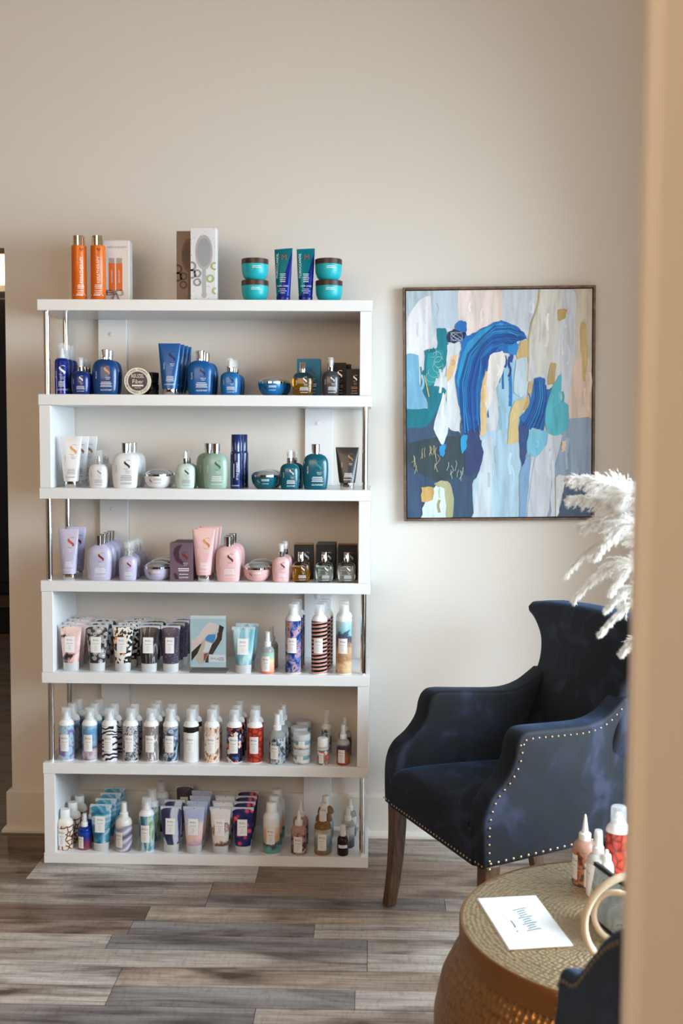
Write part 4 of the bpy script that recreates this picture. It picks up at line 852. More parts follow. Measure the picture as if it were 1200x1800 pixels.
row(T_round(RC['cobalt'], .043, .076, 'spray', .118, shm=cobg, lw=.42, lh=.5, lz=.10, lx=-.2), 'spray_bottle', 'bottle', 149, 6, 2, .043, 'small cobalt blue spray bottles', .075, fy=.022, dx=.004)
row(rtube('sea', .070, .150), 'cosmetic_tube', 'tube', 178, 6, 4, .04, 'tubes printed with teal sea waves', .06, fy=.016, dx=.002)
row(T_round(RC['swirl'], .054, .112, 'spray', .160, shm=mat('pearl_bottle', (226, 222, 216), .2), lw=.44, lh=.45, lz=.14, lx=-.22), 'spray_bottle', 'bottle', 218, 6, 1, .054, 'pearl spray bottle with lilac swirl print', fy=.010)
row(T_can(RC['surf'], .050, .120, .176), 'spray_can', 'can', 258, 6, 2, .05, 'green and teal surf printed spray cans', .09, fy=.012, dx=.002)
row(T_can(RC['fog'], .050, .120, .170, label=False), 'spray_can', 'can', 284, 6, 1, .05, 'white shouldered can at the back behind the surf cans', fy=.20)
row(rtube('indigo', .068, .148), 'cosmetic_tube', 'tube', 301, 6, 2, .04, 'pale blue tubes with indigo patches', .065, fy=.012)
row(rtube('cloud', .070, .150), 'cosmetic_tube', 'tube', 341, 6, 4, .04, 'tubes printed with pink and lilac clouds', .055, fy=.006, dx=.001)
row(rtube('night', .058, .150), 'cosmetic_tube', 'tube', 325, 6, 1, .04, 'dark tube standing at the back above the indigo tubes', fy=.225)
row(rtube('lace', .069, .150), 'cosmetic_tube', 'tube', 387.5, 6, 3, .04, 'white tubes printed with brown lace', .06, fy=.006)
row(rtube('hearts', .070, .150), 'cosmetic_tube', 'tube', 427, 6, 4, .04, 'navy tubes printed with red hearts', .058, fy=.006)
row(T_can(RC['dusk'], .054, .118, .166, cap=M_CAPW, nozz=False, shoulder=M_CAPW, lz=.30, lh=.45, lw=.5), 'spray_can', 'can', 477, 6, 3, .054, 'white capped cans with dusk beach print', .07, fy=.008, dx=.002)
row(T_round(RC['rose'], .051, .095, 'cone', .145, shm=blush, lw=.55, lh=.55, lz=.1, lx=-.03), 'applicator_bottle', 'bottle', 525, 6, 2, .051, 'blush bottles with pointed white applicator tips', .085, fy=.008)
row(T_round(RC['amberwave'], .055, .108, 'screw', .142, shm=amber, capw=.22, lh=.5, lz=.16, lw=.5, lx=-.02), 'shampoo_bottle', 'bottle', 567, 6, 3, .055, 'amber shouldered bottles with clear caps', .075, fy=.008, dx=.001)
row(T_round(RC['black'], .036, .064, 'screw', .098, shm=darkg, capw=.26, lw=.8, lh=.16, lz=.42, lx=0), 'serum_bottle', 'bottle', 602.5, 6, 1, .036, 'tiny dark serum bottle at the right front of the bottom shelf', fy=.006)
row(T_round(RC['fog'], .046, .090, 'spray', .130, shm=clear_sh, lw=.4, lh=.4, lz=.3), 'spray_bottle', 'bottle', 611, 6, 2, .046, 'clear spray bottles with smoky print near the right post', .10, fy=.075, dx=.004)

# ------------------------------------------------------------------ the painting
ap, bp_ = at(706, 505, -.035), at(1046, 914, -.035); c_ = (ap+bp_)/2; c_.y = 0
pw = .640; ph = .781
pa = empty('abstract_painting', (c_.x, 0, c_.z)); pa.rotation_euler = (0, -math.radians(.9), 0)
tag(pa, 'framed abstract painting of blue, teal and ochre strokes on the wall', 'painting')
fw, fd = .008, .036
rail_v = box_me('frame_rail', -fw/2, fw/2, -fd, -.002, -ph/2, ph/2, M_WOODFR, .0008, 1); rail_h = box_me('frame_rail', -pw/2+fw, pw/2-fw, -fd, -.002, -fw/2, fw/2, M_WOODFR, .0008, 1)
for sx in (-1, 1): ob('frame_rail', rail_v, pa, (sx*(pw/2-fw/2), 0, 0)); ob('frame_rail', rail_h, pa, (0, 0, sx*(ph/2-fw/2)))
ob('frame_backing', box_me('frame_backing', -pw/2+fw, pw/2-fw, -.012, -.003, -ph/2+fw, ph/2-fw, M_BLK), pa)
gp = .005; cw, ch = pw-2*fw-2*gp+.004, ph-2*fw-2*gp+.004
def paint(rgb, streak=(22, 22, 3)):
    nm = 'paint_%d_%d_%d' % rgb
    if nm in MATS: return MATS[nm]
    m = mat(nm, rgb, .5); nt, b = nodes_of(m); tc = add(nt, 'ShaderNodeTexCoord'); mp = add(nt, 'ShaderNodeMapping'); mp.inputs['Scale'].default_value = streak
    mp.inputs['Rotation'].default_value = (0, random.uniform(-.25, .25), 0)
    nt.links.new(tc.outputs['Object'], mp.inputs['Vector']); t = add(nt, 'ShaderNodeTexNoise'); t.inputs['Scale'].default_value = 2.2; t.inputs['Detail'].default_value = 6; t.inputs['Distortion'].default_value = .6
    nt.links.new(mp.outputs[0], t.inputs['Vector']); lo = tuple(max(0, v*.90) for v in rgb); hi = tuple(min(255, v*1.03+6) for v in rgb)
    r = ramp(nt, [(.3, lo), (.5, rgb), (.72, hi)]); nt.links.new(t.outputs['Fac'], r.inputs[0]); nt.links.new(r.outputs[0], b.inputs['Base Color']); bump(m, t.outputs['Fac'], .2, .0006)
    return m
canvas = ob('canvas', box_me('canvas', -cw/2, cw/2, -.030, -.012, -ch/2, ch/2, paint((216, 222, 230)), .0015, 2), pa)
def smooth_closed(P, sub=4):
    n = len(P); out = []
    for i in range(n):
        p0, p1, p2, p3 = P[i-1], P[i], P[(i+1) % n], P[(i+2) % n]
        for k in range(sub):
            t = k/sub; q = []
            for j in (0, 1):
                cr = .5*((2*p1[j]) + (-p0[j]+p2[j])*t + (2*p0[j]-5*p1[j]+4*p2[j]-p3[j])*t*t + (-p0[j]+3*p1[j]-3*p2[j]+p3[j])*t**3)
                ln = p1[j]*(1-t)+p2[j]*t; q.append(.45*cr+.55*ln)
            out.append((q[0]+random.uniform(-4, 4), q[1]+random.uniform(-4, 4)))
    return out
LV = [0]
def cxy(x, y): return (max(-cw/2, min(cw/2, ((x-65)/1050-.5)*cw)), max(-ch/2, min(ch/2, (.5-(y-88)/1277)*ch)))
def stroke(rgb, pts, sub=4):
    LV[0] += 1; V = []
    for (x, y) in smooth_closed(pts, sub):
        a, b_ = cxy(x, y); V.append((a, -.0301-.00002*LV[0], b_))
    ob('paint_stroke', mk('paint_stroke', V, [tuple(range(len(V)))], paint(rgb)), canvas)
def scribble(rgb, pts, wd, name='paint_line'):
    LV[0] += 1; V = []; Q = [cxy(*p) for p in pts]
    for i, (a, b_) in enumerate(Q):
        n0 = Q[max(0, i-1)]; n1 = Q[min(len(Q)-1, i+1)]; dx, dz = n1[0]-n0[0], n1[1]-n0[1]; l = math.hypot(dx, dz) or 1
        for sg in (-1, 1): V.append((a-sg*dz/l*wd/2, -.0301-.00002*LV[0], b_+sg*dx/l*wd/2))
    ob(name, mk(name, V, [(2*i, 2*i+1, 2*i+3, 2*i+2) for i in range(len(Q)-1)], paint(rgb)), canvas)
ST = [((190, 208, 222), [(40, 60), (365, 60), (365, 260), (330, 300), (240, 300), (200, 400), (40, 420)]),
 ((228, 230, 234), [(130, 150), (200, 120), (210, 400), (160, 420), (150, 590), (130, 560), (130, 440), (40, 440), (40, 300)]),
 ((236, 223, 217), [(365, 60), (610, 60), (600, 250), (480, 310), (420, 350), (365, 300)]),
 ((238, 205, 192), [(582, 60), (612, 60), (605, 240), (588, 240)]),
 ((205, 214, 226), [(610, 60), (830, 60), (790, 230), (760, 320), (700, 290), (610, 260)]),
 ((222, 222, 216), [(810, 60), (940, 60), (930, 250), (900, 480), (850, 560), (800, 560), (770, 380)]),
 ((214, 208, 192), [(1020, 60), (1140, 60), (1140, 500), (1060, 560), (1020, 450)]),
 ((230, 208, 192), [(1010, 500), (1100, 470), (1140, 820), (990, 830), (990, 650)]),
 ((206, 182, 124), [(1050, 280), (1085, 290), (1090, 520), (1070, 610), (1055, 480)]),
 ((212, 219, 231), [(950, 120), (1020, 110), (1020, 400), (990, 700), (930, 730), (940, 560)]),
 ((160, 206, 230), [(560, 560), (690, 480), (740, 640), (700, 900), (700, 1390), (520, 1390), (550, 1000), (600, 760)]),
 ((178, 212, 232), [(490, 900), (720, 880), (720, 1390), (430, 1390), (450, 1150)]),
 ((208, 222, 234), [(500, 920), (560, 920), (540, 1390), (440, 1390), (480, 1100)]),
 ((150, 172, 198), [(950, 820), (1140, 815), (1140, 1150), (900, 1140), (880, 1390), (750, 1390), (800, 1000), (940, 960)]),
 ((206, 214, 226), [(840, 920), (950, 905), (900, 1100), (860, 1390), (750, 1390), (790, 1050)]),
 ((6, 122, 140), [(170, 420), (240, 405), (240, 300), (290, 300), (300, 350), (300, 480), (230, 600), (290, 650), (200, 860), (40, 880), (40, 750), (190, 745), (150, 630), (165, 560)]),
 ((30, 150, 160), [(190, 440), (270, 420), (270, 540), (200, 620), (175, 600)]),
 ((120, 180, 214), [(40, 450), (130, 450), (140, 600), (185, 740), (40, 740)]),
 ((58, 84, 114), [(40, 880), (180, 850), (290, 680), (310, 860), (360, 880), (390, 900), (490, 930), (480, 1100), (440, 1180), (430, 1390), (40, 1390)]),
 ((54, 74, 84), [(75, 940), (380, 900), (390, 1110), (300, 1150), (230, 1160), (90, 1080)]),
 ((224, 234, 240), [(270, 660), (290, 700), (305, 860), (270, 960), (220, 860)]),
 ((216, 224, 228), [(300, 390), (365, 385), (350, 520), (330, 640), (370, 760), (330, 860), (290, 840), (290, 640), (220, 620), (230, 580), (290, 560)]),
 ((224, 190, 142), [(320, 460), (355, 450), (330, 560), (300, 600), (290, 560)]),
 ((14, 112, 190), [(350, 280), (400, 260), (410, 340), (480, 310), (560, 270), (620, 260), (700, 300), (750, 360), (690, 380), (700, 440), (620, 440), (550, 440), (510, 540), (490, 680), (490, 800), (480, 900), (400, 960), (370, 760), (340, 600), (370, 450), (380, 390), (340, 340)]),
 ((34, 150, 206), [(400, 400), (480, 320), (600, 270), (640, 290), (520, 380), (440, 520), (400, 660), (350, 600)]),
 ((12, 70, 152), [(740, 355), (650, 330), (560, 380), (490, 480), (440, 620), (420, 760), (450, 760), (480, 620), (530, 480), (600, 400), (700, 375)]),
 ((30, 136, 210), [(640, 405), (700, 390), (695, 450), (650, 450)]),
 ((48, 66, 114), [(420, 680), (490, 720), (480, 900), (500, 1000), (480, 1090), (400, 1130), (390, 950), (400, 800)]),
 ((32, 40, 80), [(300, 320), (350, 300), (400, 310), (395, 350), (340, 385), (300, 370)]),
 ((30, 110, 190), [(340, 290), (370, 255), (405, 270), (405, 320), (350, 310)]),
 ((206, 184, 124), [(710, 380), (760, 370), (755, 460), (690, 470)]),
 ((194, 164, 96), [(925, 205), (970, 200), (965, 250), (925, 265)]),
 ((190, 164, 110), [(880, 500), (915, 510), (905, 610), (870, 615)]),
 ((234, 230, 228), [(540, 450), (610, 430), (625, 480), (610, 560), (560, 660), (520, 780), (505, 700), (520, 580)]),
 ((228, 196, 142), [(510, 560), (525, 540), (510, 700), (520, 800), (510, 900), (485, 900), (480, 760), (490, 640)]),
 ((196, 220, 235), [(690, 480), (750, 470), (755, 640), (720, 690), (670, 650)]),
 ((216, 198, 142), [(680, 710), (750, 690), (740, 740), (700, 800), (700, 930), (640, 950), (650, 800)]),
 ((200, 176, 116), [(760, 610), (790, 600), (780, 690), (740, 760), (725, 760), (750, 690)]),
 ((20, 106, 182), [(790, 585), (850, 580), (850, 650), (895, 640), (860, 790), (830, 870), (780, 860), (720, 980), (705, 900), (710, 800), (760, 740)]),
 ((44, 74, 130), [(710, 820), (760, 860), (750, 980), (720, 1085), (705, 950)]),
 ((84, 186, 206), [(890, 640), (940, 560), (940, 700), (985, 740), (980, 860), (930, 905), (870, 890), (850, 800)]),
 ((124, 196, 224), [(760, 870), (830, 880), (870, 880), (860, 960), (800, 1020), (750, 1010)]),
 ((126, 166, 206), [(720, 1080), (770, 1000), (760, 1200), (740, 1390), (710, 1390), (705, 1150)]),
 ((214, 232, 238), [(160, 1290), (230, 1180), (290, 1180), (290, 1390), (150, 1390)]),
 ((176, 176, 138), [(220, 1165), (300, 1155), (330, 1250), (320, 1390), (290, 1390), (280, 1200), (240, 1190)]),
 ((208, 174, 108), [(150, 1195), (215, 1190), (210, 1260), (150, 1275)]),
 ((76, 96, 126), [(960, 1140), (1140, 1130), (1140, 1390), (920, 1390), (950, 1260)]),
 ((224, 230, 234), [(910, 1140), (965, 1135), (950, 1250), (930, 1340), (915, 1390)]),
 ((40, 160, 214), [(370, 910), (410, 900), (400, 980), (380, 1000)]), ((40, 150, 210), [(250, 960), (290, 950), (275, 1020), (255, 1010)]),
 ((234, 200, 172), [(950, 940), (970, 935), (965, 990), (945, 1000)])]
rs = random.Random(11)
def streaks(rgb, pts):      # dry brush streaks that follow each patch downwards
    xs = [p[0] for p in pts]; ys = [p[1] for p in pts]; wd_, hg = max(xs)-min(xs), max(ys)-min(ys)
    if wd_*hg < 9000: return
    for k in range(1+int(wd_*hg/22000)):
        x0 = min(xs)+wd_*rs.uniform(.2, .8); y0 = min(ys)+hg*rs.uniform(.15, .5); ln = hg*rs.uniform(.12, .35); f_ = rs.choice((.92, .95, 1.03, 1.05))
        c2 = tuple(int(max(0, min(255, v*f_+(6 if f_ > 1 else 0)))) for v in rgb); bend = rs.uniform(-14, 14)
        scribble(c2, [(x0+bend*math.sin(t/5*3.1)+rs.uniform(-1, 1), y0+ln*t/5) for t in range(6)], rs.uniform(.003, .011), 'dry_brush_streak')
for rgb, pts in ST: stroke(rgb, pts); streaks(rgb, pts)
scribble((204, 186, 138), [(819, 88), (815, 150), (800, 210), (775, 270), (765, 330), (757, 380), (760, 480), (750, 600)], .004)
scribble((200, 180, 110), [(165, 560), (178, 610), (192, 680)], .004)
for k in range(6):
    a0 = random.uniform(0, 6); cx_, cy_ = 225+random.uniform(-25, 35), 430+k*28; scribble((170, 214, 214), [(cx_+(22+k*3)*math.cos(a0+t*.5), cy_+30*math.sin(a0+t*.5)) for t in range(11)], .0012)
for k in range(5):
    a0 = random.uniform(0, 6); scribble((170, 190, 210), [(350+34*math.cos(a0+t*.5), 345+24*math.sin(a0+t*.5+k)) for t in range(11)], .0012)
for k in range(26):
    x0, y0 = (random.uniform(80, 250), random.uniform(955, 1060)) if k < 18 else (random.uniform(300, 390), random.uniform(1040, 1110))
    scribble((196, 192, 150) if k < 18 else (190, 208, 214), [(x0, y0), (x0+random.uniform(-10, 14), y0+random.uniform(15, 30)), (x0+random.uniform(-14, 10), y0+random.uniform(35, 60))], .0016)
BL = [(10, 62, 142), (16, 100, 180), (36, 140, 200), (10, 88, 166), (18, 112, 190), (12, 76, 156)]
for k in range(34):      # curved bristle marks of the big blue sweep
    q = k/33; j = rs.uniform(-8, 8); e_ = rs.uniform(0, 1)
    scribble(rs.choice(BL), [(742-70*q-30*e_+j, 352+70*q*(.4+.6*e_)-26*(1-q)+j*.3), (660-40*q+j, 290+105*q), (570-20*q+j, 290+125*q), (500-6*q+j, 350+120*q), (420+75*q+j, 440+110*q), (375+105*q+j, 600+60*q), (382+100*q+j, 730+60*q*e_), (392+92*q, 800+90*e_)], rs.uniform(.0014, .0045), 'bristle_mark')
for k in range(14):
    q = k/13; scribble(rs.choice(BL), [(795+60*q, 592+30*q), (800+60*q, 690), (770+75*q, 780), (725+90*q, 850+20*q)], rs.uniform(.0014, .004), 'bristle_mark')
for k in range(0):
    t0 = k*14; scribble((10, 52, 150) if k % 2 else (60, 160, 224), [(730-t0*.5, 350-k*4), (640-k*6, 320+k*8), (560-k*8, 370+k*10), (490-k*7, 480+k*10), (450-k*8, 620), (430-k*8, 740)], .0022)

# ------------------------------------------------------------------ armchairs
def prism_me(name, outline, f0, f1, material, bev=.016, seg=3):
    """outline (a, b) extruded between mapping f0 and f1"""
    n = len(outline); V = [f0(a, b_) for a, b_ in outline]+[f1(a, b_) for a, b_ in outline]
    Fc = [tuple(range(n)), tuple(reversed(range(n, 2*n)))]+[(i, i+n, (i+1) % n+n, (i+1) % n) for i in range(n)]
    me = mk(name, V, Fc, material); bm = bmesh.new(); bm.from_mesh(me); bmesh.ops.recalc_face_normals(bm, faces=bm.faces)
    caps = [f for f in bm.faces if len(f.verts) == n]; ed = set(e for f in caps for e in f.edges)
    bmesh.ops.bevel(bm, geom=list(ed), offset=bev, segments=seg, profile=.5, affect='EDGES', clamp_overlap=True)
    bm.to_mesh(me); bm.free(); me.polygons.foreach_set('use_smooth', [True]*len(me.polygons)); me.set_sharp_from_angle(angle=math.radians(50)); me.update()
    return me
def crv(P, sub=5):
    out = []
    for i in range(len(P)-1):
        p0 = P[max(0, i-1)]; p1, p2 = P[i], P[i+1]; p3 = P[min(len(P)-1, i+2)]
        for k in range(sub):
            t = k/sub; out.append(tuple(.5*((2*p1[j])+(-p0[j]+p2[j])*t+(2*p0[j]-5*p1[j]+4*p2[j]-p3[j])*t*t+(-p0[j]+3*p1[j]-3*p2[j]+p3[j])*t**3) for j in range(2)))
    out.append(P[-1]); return out
ARM = [(-.010, .313), (-.012, .39), (-.008, .445), (.012, .490), (.052, .526), (.080, .568), (.090, .612), (.104, .637), (.130, .647), (.21, .643), (.31, .638), (.36, .642), (.40, .656), (.43, .676), (.455, .695)]
def nail_geo(p, r, nrm):
    V = []; n = Vector(nrm).normalized(); a = n.orthogonal().normalized(); b_ = n.cross(a); p = Vector(p)
    for k in range(6): an = k*math.pi/3; V.append(p+(a*math.cos(an)+b_*math.sin(an))*r)
    for k in range(6): an = k*math.pi/3; V.append(p+(a*math.cos(an)+b_*math.sin(an))*r*.6+n*r*.55)
    V.append(p+n*r*.75); Fc = []
    for k in range(6): j = (k+1) % 6; Fc += [(k, j, j+6, k+6), (k+6, j+6, 12)]
    return V, Fc
def along(P, step):
    out = []; acc = 0
    for (a, b_) in zip(P, P[1:]):
        l = math.dist(a, b_); t = step-acc if acc else 0
        while t < l: out.append(tuple(a[j]+(b_[j]-a[j])*t/l for j in range(len(a)))); t += step
        acc = (acc+l) % step
    return out
def make_chair(loc, rz, label, group, arm=None, half=None):
    r = empty('armchair', loc, rz); tag(r, label, 'armchair', group)
    top = crv(arm or ARM); outl = top+[(.50, top[-1][1]), (.50, .313)]
    for sg in (-1, 1):
        uo = lambda v: sg*(.293-.14*max(0, v)); ui = lambda v: sg*(.293-.14*max(0, v)-.075)
        a_ = ob('arm', prism_me('arm', outl, lambda v, z: (uo(v), v, z), lambda v, z: (ui(v), v, z), M_VELVET, .018, 4), r)
        G = [nail_geo((sg*(.293-.14*max(0, v)+.0), v+.018 if v < .1 else v, z-(.02 if v > .1 else .0)), .0036, (sg, 0, 0)) for v, z in along(top, .021)]
        G += [nail_geo((sg*(.293-.14*v), v, .326), .0042, (sg, 0, 0)) for v in [.012+.024*k for k in range(20)]]
        t_ = ob('nailhead_trim', mk('nailhead_trim', *join_geo(G), M_NAIL, True), a_); t_['kind'] = 'stuff'
    # back: hourglass with flared top, leaning
    half = half or crv([(.215, .313), (.225, .50), (.245, .60), (.232, .645), (.210, .690), (.213, .735), (.238, .782), (.288, .822), (.330, .842)], 4)+[(.343, .858), (.330, .874), (.26, .884), (.13, .892)]
    outb = half+[(0, .895)]+[(-a, z) for a, z in reversed(half)]
    curve = lambda a: -.25*max(0, abs(a)-.15)**2
    lean = lambda z: .35*max(0, z-.42)
    ob('backrest', prism_me('backrest', outb, lambda a, z: (a, .355+lean(z)+curve(a), z), lambda a, z: (a, .455+lean(z)*.92+curve(a), z), M_VELVET, .022, 4), r)
    # seat cushion with crown
    n = 14; V, Fc = [], []
    for j in range(n+1):
        for i in range(n+1):
            s_, t_ = i/n*2-1, j/n; v = -.016+t_*.40; u = s_*(.222-.05*t_); q = (1-abs(s_)**4)*(1-abs(t_*2-1)**5)
            V.append((u, v-.012*(1-s_*s_)*(1 if j < 2 else 0), .425+.030*q+.010*(1-t_)*(1-s_*s_)-(.012 if j == 0 else 0)))
    for j in range(n):
        for i in range(n): a = j*(n+1)+i; Fc.append((a, a+1, a+n+2, a+n+1))
    k0 = len(V); ring = [i for i in range(n+1)]+[(j)*(n+1)+n for j in range(1, n+1)]+[n*(n+1)+i for i in range(n-1, -1, -1)]+[j*(n+1) for j in range(n-1, 0, -1)]
    for i in ring: V.append((V[i][0], V[i][1], .385))
    for i in range(len(ring)): j = (i+1) % len(ring); Fc.append((ring[j], ring[i], k0+i, k0+j))
    ob('seat_cushion', mk('seat_cushion', V, Fc, M_VELVET, True, 60), r)
    fr = ob('front_rail', box_me('front_rail', -.25, .25, -.016, .05, .305, .41, M_VELVET, .012, 3), r)
    t_ = ob('nailhead_trim', mk('nailhead_trim', *join_geo([nail_geo((-.29+.0165*k, -.0165 if abs(-.29+.0165*k) < .24 else -.011, .322), .0032, (0, -1, 0)) for k in range(36)]), M_NAIL, True), fr); t_['kind'] = 'stuff'
    ob('seat_deck', box_me('seat_deck', -.22, .22, .03, .42, .30, .40, M_VELVET, .01, 2), r)
    for su, v0, dv in ((-1, .022, -.022), (1, .022, -.022), (-1, .44, .05), (1, .44, .05)):
        P = []; U0 = su*(.266 if v0 < .1 else .205)
        for k in range(9):
            t = k/8; z = .318*(1-t); hw = .0225-.0065*t; P.append((U0+su*.006*t*t*t-su*.006*math.sin(t*math.pi)*.6, v0+dv*t**2, z, hw))
        V, Fc = [], []
        for (a, c, z, hw) in P: V += [(a-hw, c-hw, z), (a+hw, c-hw, z), (a+hw, c+hw, z), (a-hw, c+hw, z)]
        for k in range(8):
            for q in range(4): Fc.append((4*k+q, 4*k+4+q, 4*k+4+(q+1) % 4, 4*k+(q+1) % 4))
        Fc += [(0, 1, 2, 3), (35, 34, 33, 32)]
        me = mk('leg', V, Fc, M_LEG); bevel_me(me, .004, 2, 40); ob('leg', me, r)
    return r
make_chair((1.225, -.83, 0), math.radians(-65.7), 'navy velvet wingback armchair with nailhead trim standing below the painting', 'navy armchairs')
make_chair((1.612, -2.21, 0), math.radians(180-6), 'dark navy armchair cut off at the bottom right behind the partition edge', 'navy armchairs',
           ARM[:8]+[(.130, .652), (.20, .680), (.27, .735), (.35, .80), (.43, .85)], [(.215, .313), (.222, .5), (.222, .7), (.215, .80), (.19, .855), (.14, .88), (.07, .888)])

# ------------------------------------------------------------------ hammered drum table
tb = empty('drum_table', (1.567, -1.686, 0)); tag(tb, 'hammered brass drum side table in the right foreground', 'table')
def hammered(name, lo, hi, polar):
    m = mat(name, hi, .36, .85); nt, b = nodes_of(m); tc = add(nt, 'ShaderNodeTexCoord'); sp = add(nt, 'ShaderNodeSeparateXYZ'); nt.links.new(tc.outputs['Object'], sp.inputs[0])
    at_ = add(nt, 'ShaderNodeMath', operation='ARCTAN2'); nt.links.new(sp.outputs[1], at_.inputs[0]); nt.links.new(sp.outputs[0], at_.inputs[1])
    if polar:
        l = add(nt, 'ShaderNodeVectorMath', operation='LENGTH'); xy = add(nt, 'ShaderNodeCombineXYZ'); nt.links.new(sp.outputs[0], xy.inputs[0]); nt.links.new(sp.outputs[1], xy.inputs[1]); nt.links.new(xy.outputs[0], l.inputs[0]); rad = l.outputs['Value']; k1, k2 = 105.0, 24.0
    else: rad = sp.outputs[2]; k1, k2 = 72.0, 26.0
    a = add(nt, 'ShaderNodeMath', operation='MULTIPLY'); nt.links.new(rad, a.inputs[0]); a.inputs[1].default_value = k1
    c = add(nt, 'ShaderNodeMath', operation='MULTIPLY'); nt.links.new(at_.outputs[0], c.inputs[0]); c.inputs[1].default_value = k2
    cv = add(nt, 'ShaderNodeCombineXYZ'); nt.links.new(a.outputs[0], cv.inputs[0]); nt.links.new(c.outputs[0], cv.inputs[1])
    v = add(nt, 'ShaderNodeTexVoronoi', feature='SMOOTH_F1', voronoi_dimensions='2D'); v.inputs['Scale'].default_value = 1.0; v.inputs['Randomness'].default_value = .45; v.inputs['Smoothness'].default_value = .4
    nt.links.new(cv.outputs[0], v.inputs['Vector']); r = ramp(nt, [(.0, hi), (.45, hi), (.8, lo)]); nt.links.new(v.outputs['Distance'], r.inputs[0]); nt.links.new(r.outputs[0], b.inputs['Base Color'])
    bump(m, v.outputs['Distance'], .75, .006); return m
M_HT = hammered('hammered_top', (140, 116, 84), (214, 192, 156), True); M_HS = hammered('hammered_side', (120, 78, 42), (176, 130, 82), False)
M_RIM = mat('brass_rim', (164, 116, 72), .35, .85)
R0 = .336
ob('table_top', loft('table_top', [(.418, R0*.97, R0*.97, 2), (.4385, R0*.985, R0*.985, 2), (.440, R0*.975, R0*.975, 2)], M_HT, 72), tb)
ob('rim', loft('rim', [(.388, R0*.985, R0*.985, 2), (.390, R0, R0, 2), (.437, R0, R0, 2), (.4405, R0*.992, R0*.992, 2), (.4405, R0*.978, R0*.978, 2)], M_RIM, 72, False), tb)
ob('drum', loft('drum', [(0, .29, .29, 2), (.004, .295, .295, 2), (.04, .325, .325, 2), (.11, .366, .366, 2), (.18, .384, .384, 2), (.25, .384, .384, 2), (.31, .372, .372, 2), (.36, .348, .348, 2), (.390, .330, .330, 2)], M_HS, 72), tb)
# flyers on the table
ZTB = .4408
def onz(px, py, z):
    d = _F+_R*((px-600)/FPX)-_U*((py-900)/FPX); return CAM+d*((z-CAM.z)/d.z)
q = [onz(837, 1583, ZTB), onz(938, 1574, ZTB), onz(1004, 1665, ZTB), onz(893, 1669, ZTB)]
fy_c = sum(q, Vector())/4; ax = ((q[1]-q[0])+(q[2]-q[3])).normalized(); ay = ((q[0]-q[3])+(q[1]-q[2])).normalized(); ang = math.atan2(ay.y, ay.x)-math.pi/2
fw_, fh_ = ((q[1]-q[0]).length+(q[2]-q[3]).length)/2, ((q[0]-q[3]).length+(q[1]-q[2]).length)/2
fl_ = empty('flyer_stack', (fy_c.x, fy_c.y, ZTB), ang); tag(fl_, 'small stack of white flyers with green script lying on the drum table', 'flyers')
paper = mat('white_paper', (240, 242, 244), .6)
for k in range(4): ob('sheet', box_me('sheet', -fw_/2+.0008*k, fw_/2+.0008*k, -fh_/2-.001*k, fh_/2-.001*k, .0009*k, .0009*k+.0008, paper), fl_)
gi = mat('green_script_ink', (16, 84, 92), .5)
def scr(pts, wd, z=.0041):
    V = []
    for i, p in enumerate(pts):
        a, c = pts[max(0, i-1)], pts[min(len(pts)-1, i+1)]; dx, dy = c[0]-a[0], c[1]-a[1]; l = math.hypot(dx, dy) or 1
        for sg in (-1, 1): V.append((p[0]-sg*dy/l*wd/2, p[1]+sg*dx/l*wd/2, z))
    return V, [(2*i, 2*i+2, 2*i+3, 2*i+1) for i in range(len(pts)-1)]
G = []; yy = .055
for k in range(11):   # one tall slanted pen stroke after another down the sheet, as the blurred script shows
    hgt = .020 if k in (0, 4, 7, 10) else .012
    G.append(scr([(.010+hgt*math.cos(t*.9)*.8, yy-.002-.0075*t/4+.002*math.sin(t*1.6)) for t in range(5)], .0028)); yy -= .0095
G.append(scr([(-.022, .0), (-.021, -.02), (-.022, -.032)], .0022)); G.append(scr([(-.024, -.045), (-.023, -.052)], .002))
ob('script_lettering', mk('script_lettering', *join_geo(G), gi), fl_)
pg = mat('pale_green_print', (196, 220, 214), .6); G = [scr([(-.03, .03), (-.026, .01), (-.03, -.005)], .004, .0038)]
ob('leaf_print', mk('leaf_print', *join_geo(G), pg), fl_)
# products standing on the table
def ontab(px, py): v = onz(px, py, ZTB); return (v.x, v.y, ZTB)
RC['orangeblk'] = pat('print_orange_skull', 'noise', [(.36, (44, 30, 26)), (.46, (150, 76, 50)), (.54, (206, 150, 120)), (.62, (96, 90, 88))], 40, dist=1.0, rough=.3)
put(T_round(RC['orangeblk'], .051, .097, 'cone', .150, shm=blush, lw=.42, lh=.55, lz=.14, lx=-.3), 'applicator_bottle', ontab(1026, 1552), -.6, 'orange bottle with pointed white tip on the drum table', 'bottle')
put(T_round(M_CAPW, .046, .092, 'spray', .140, shm=mat('grey_bottle', (214, 216, 216), .2), lw=.4, lx=-.4), 'spray_bottle', ontab(1049, 1574), -.5, 'white spray bottle standing in the middle of the table products', 'bottle')
put(T_can(RC['snake'], .052, .118, .172, lx=.40, lw=.5, lz=.1, lh=.85), 'spray_can', ontab(1084, 1555), .35, 'red scaled spray can with white shoulder on the drum table', 'can')
put(T_can(M_CAPW, .030, .065, .095, label=False, cap=M_CAPW), 'spray_bottle', ontab(1064, 1580), 0, 'small plain white bottle tucked between the table products', 'bottle')
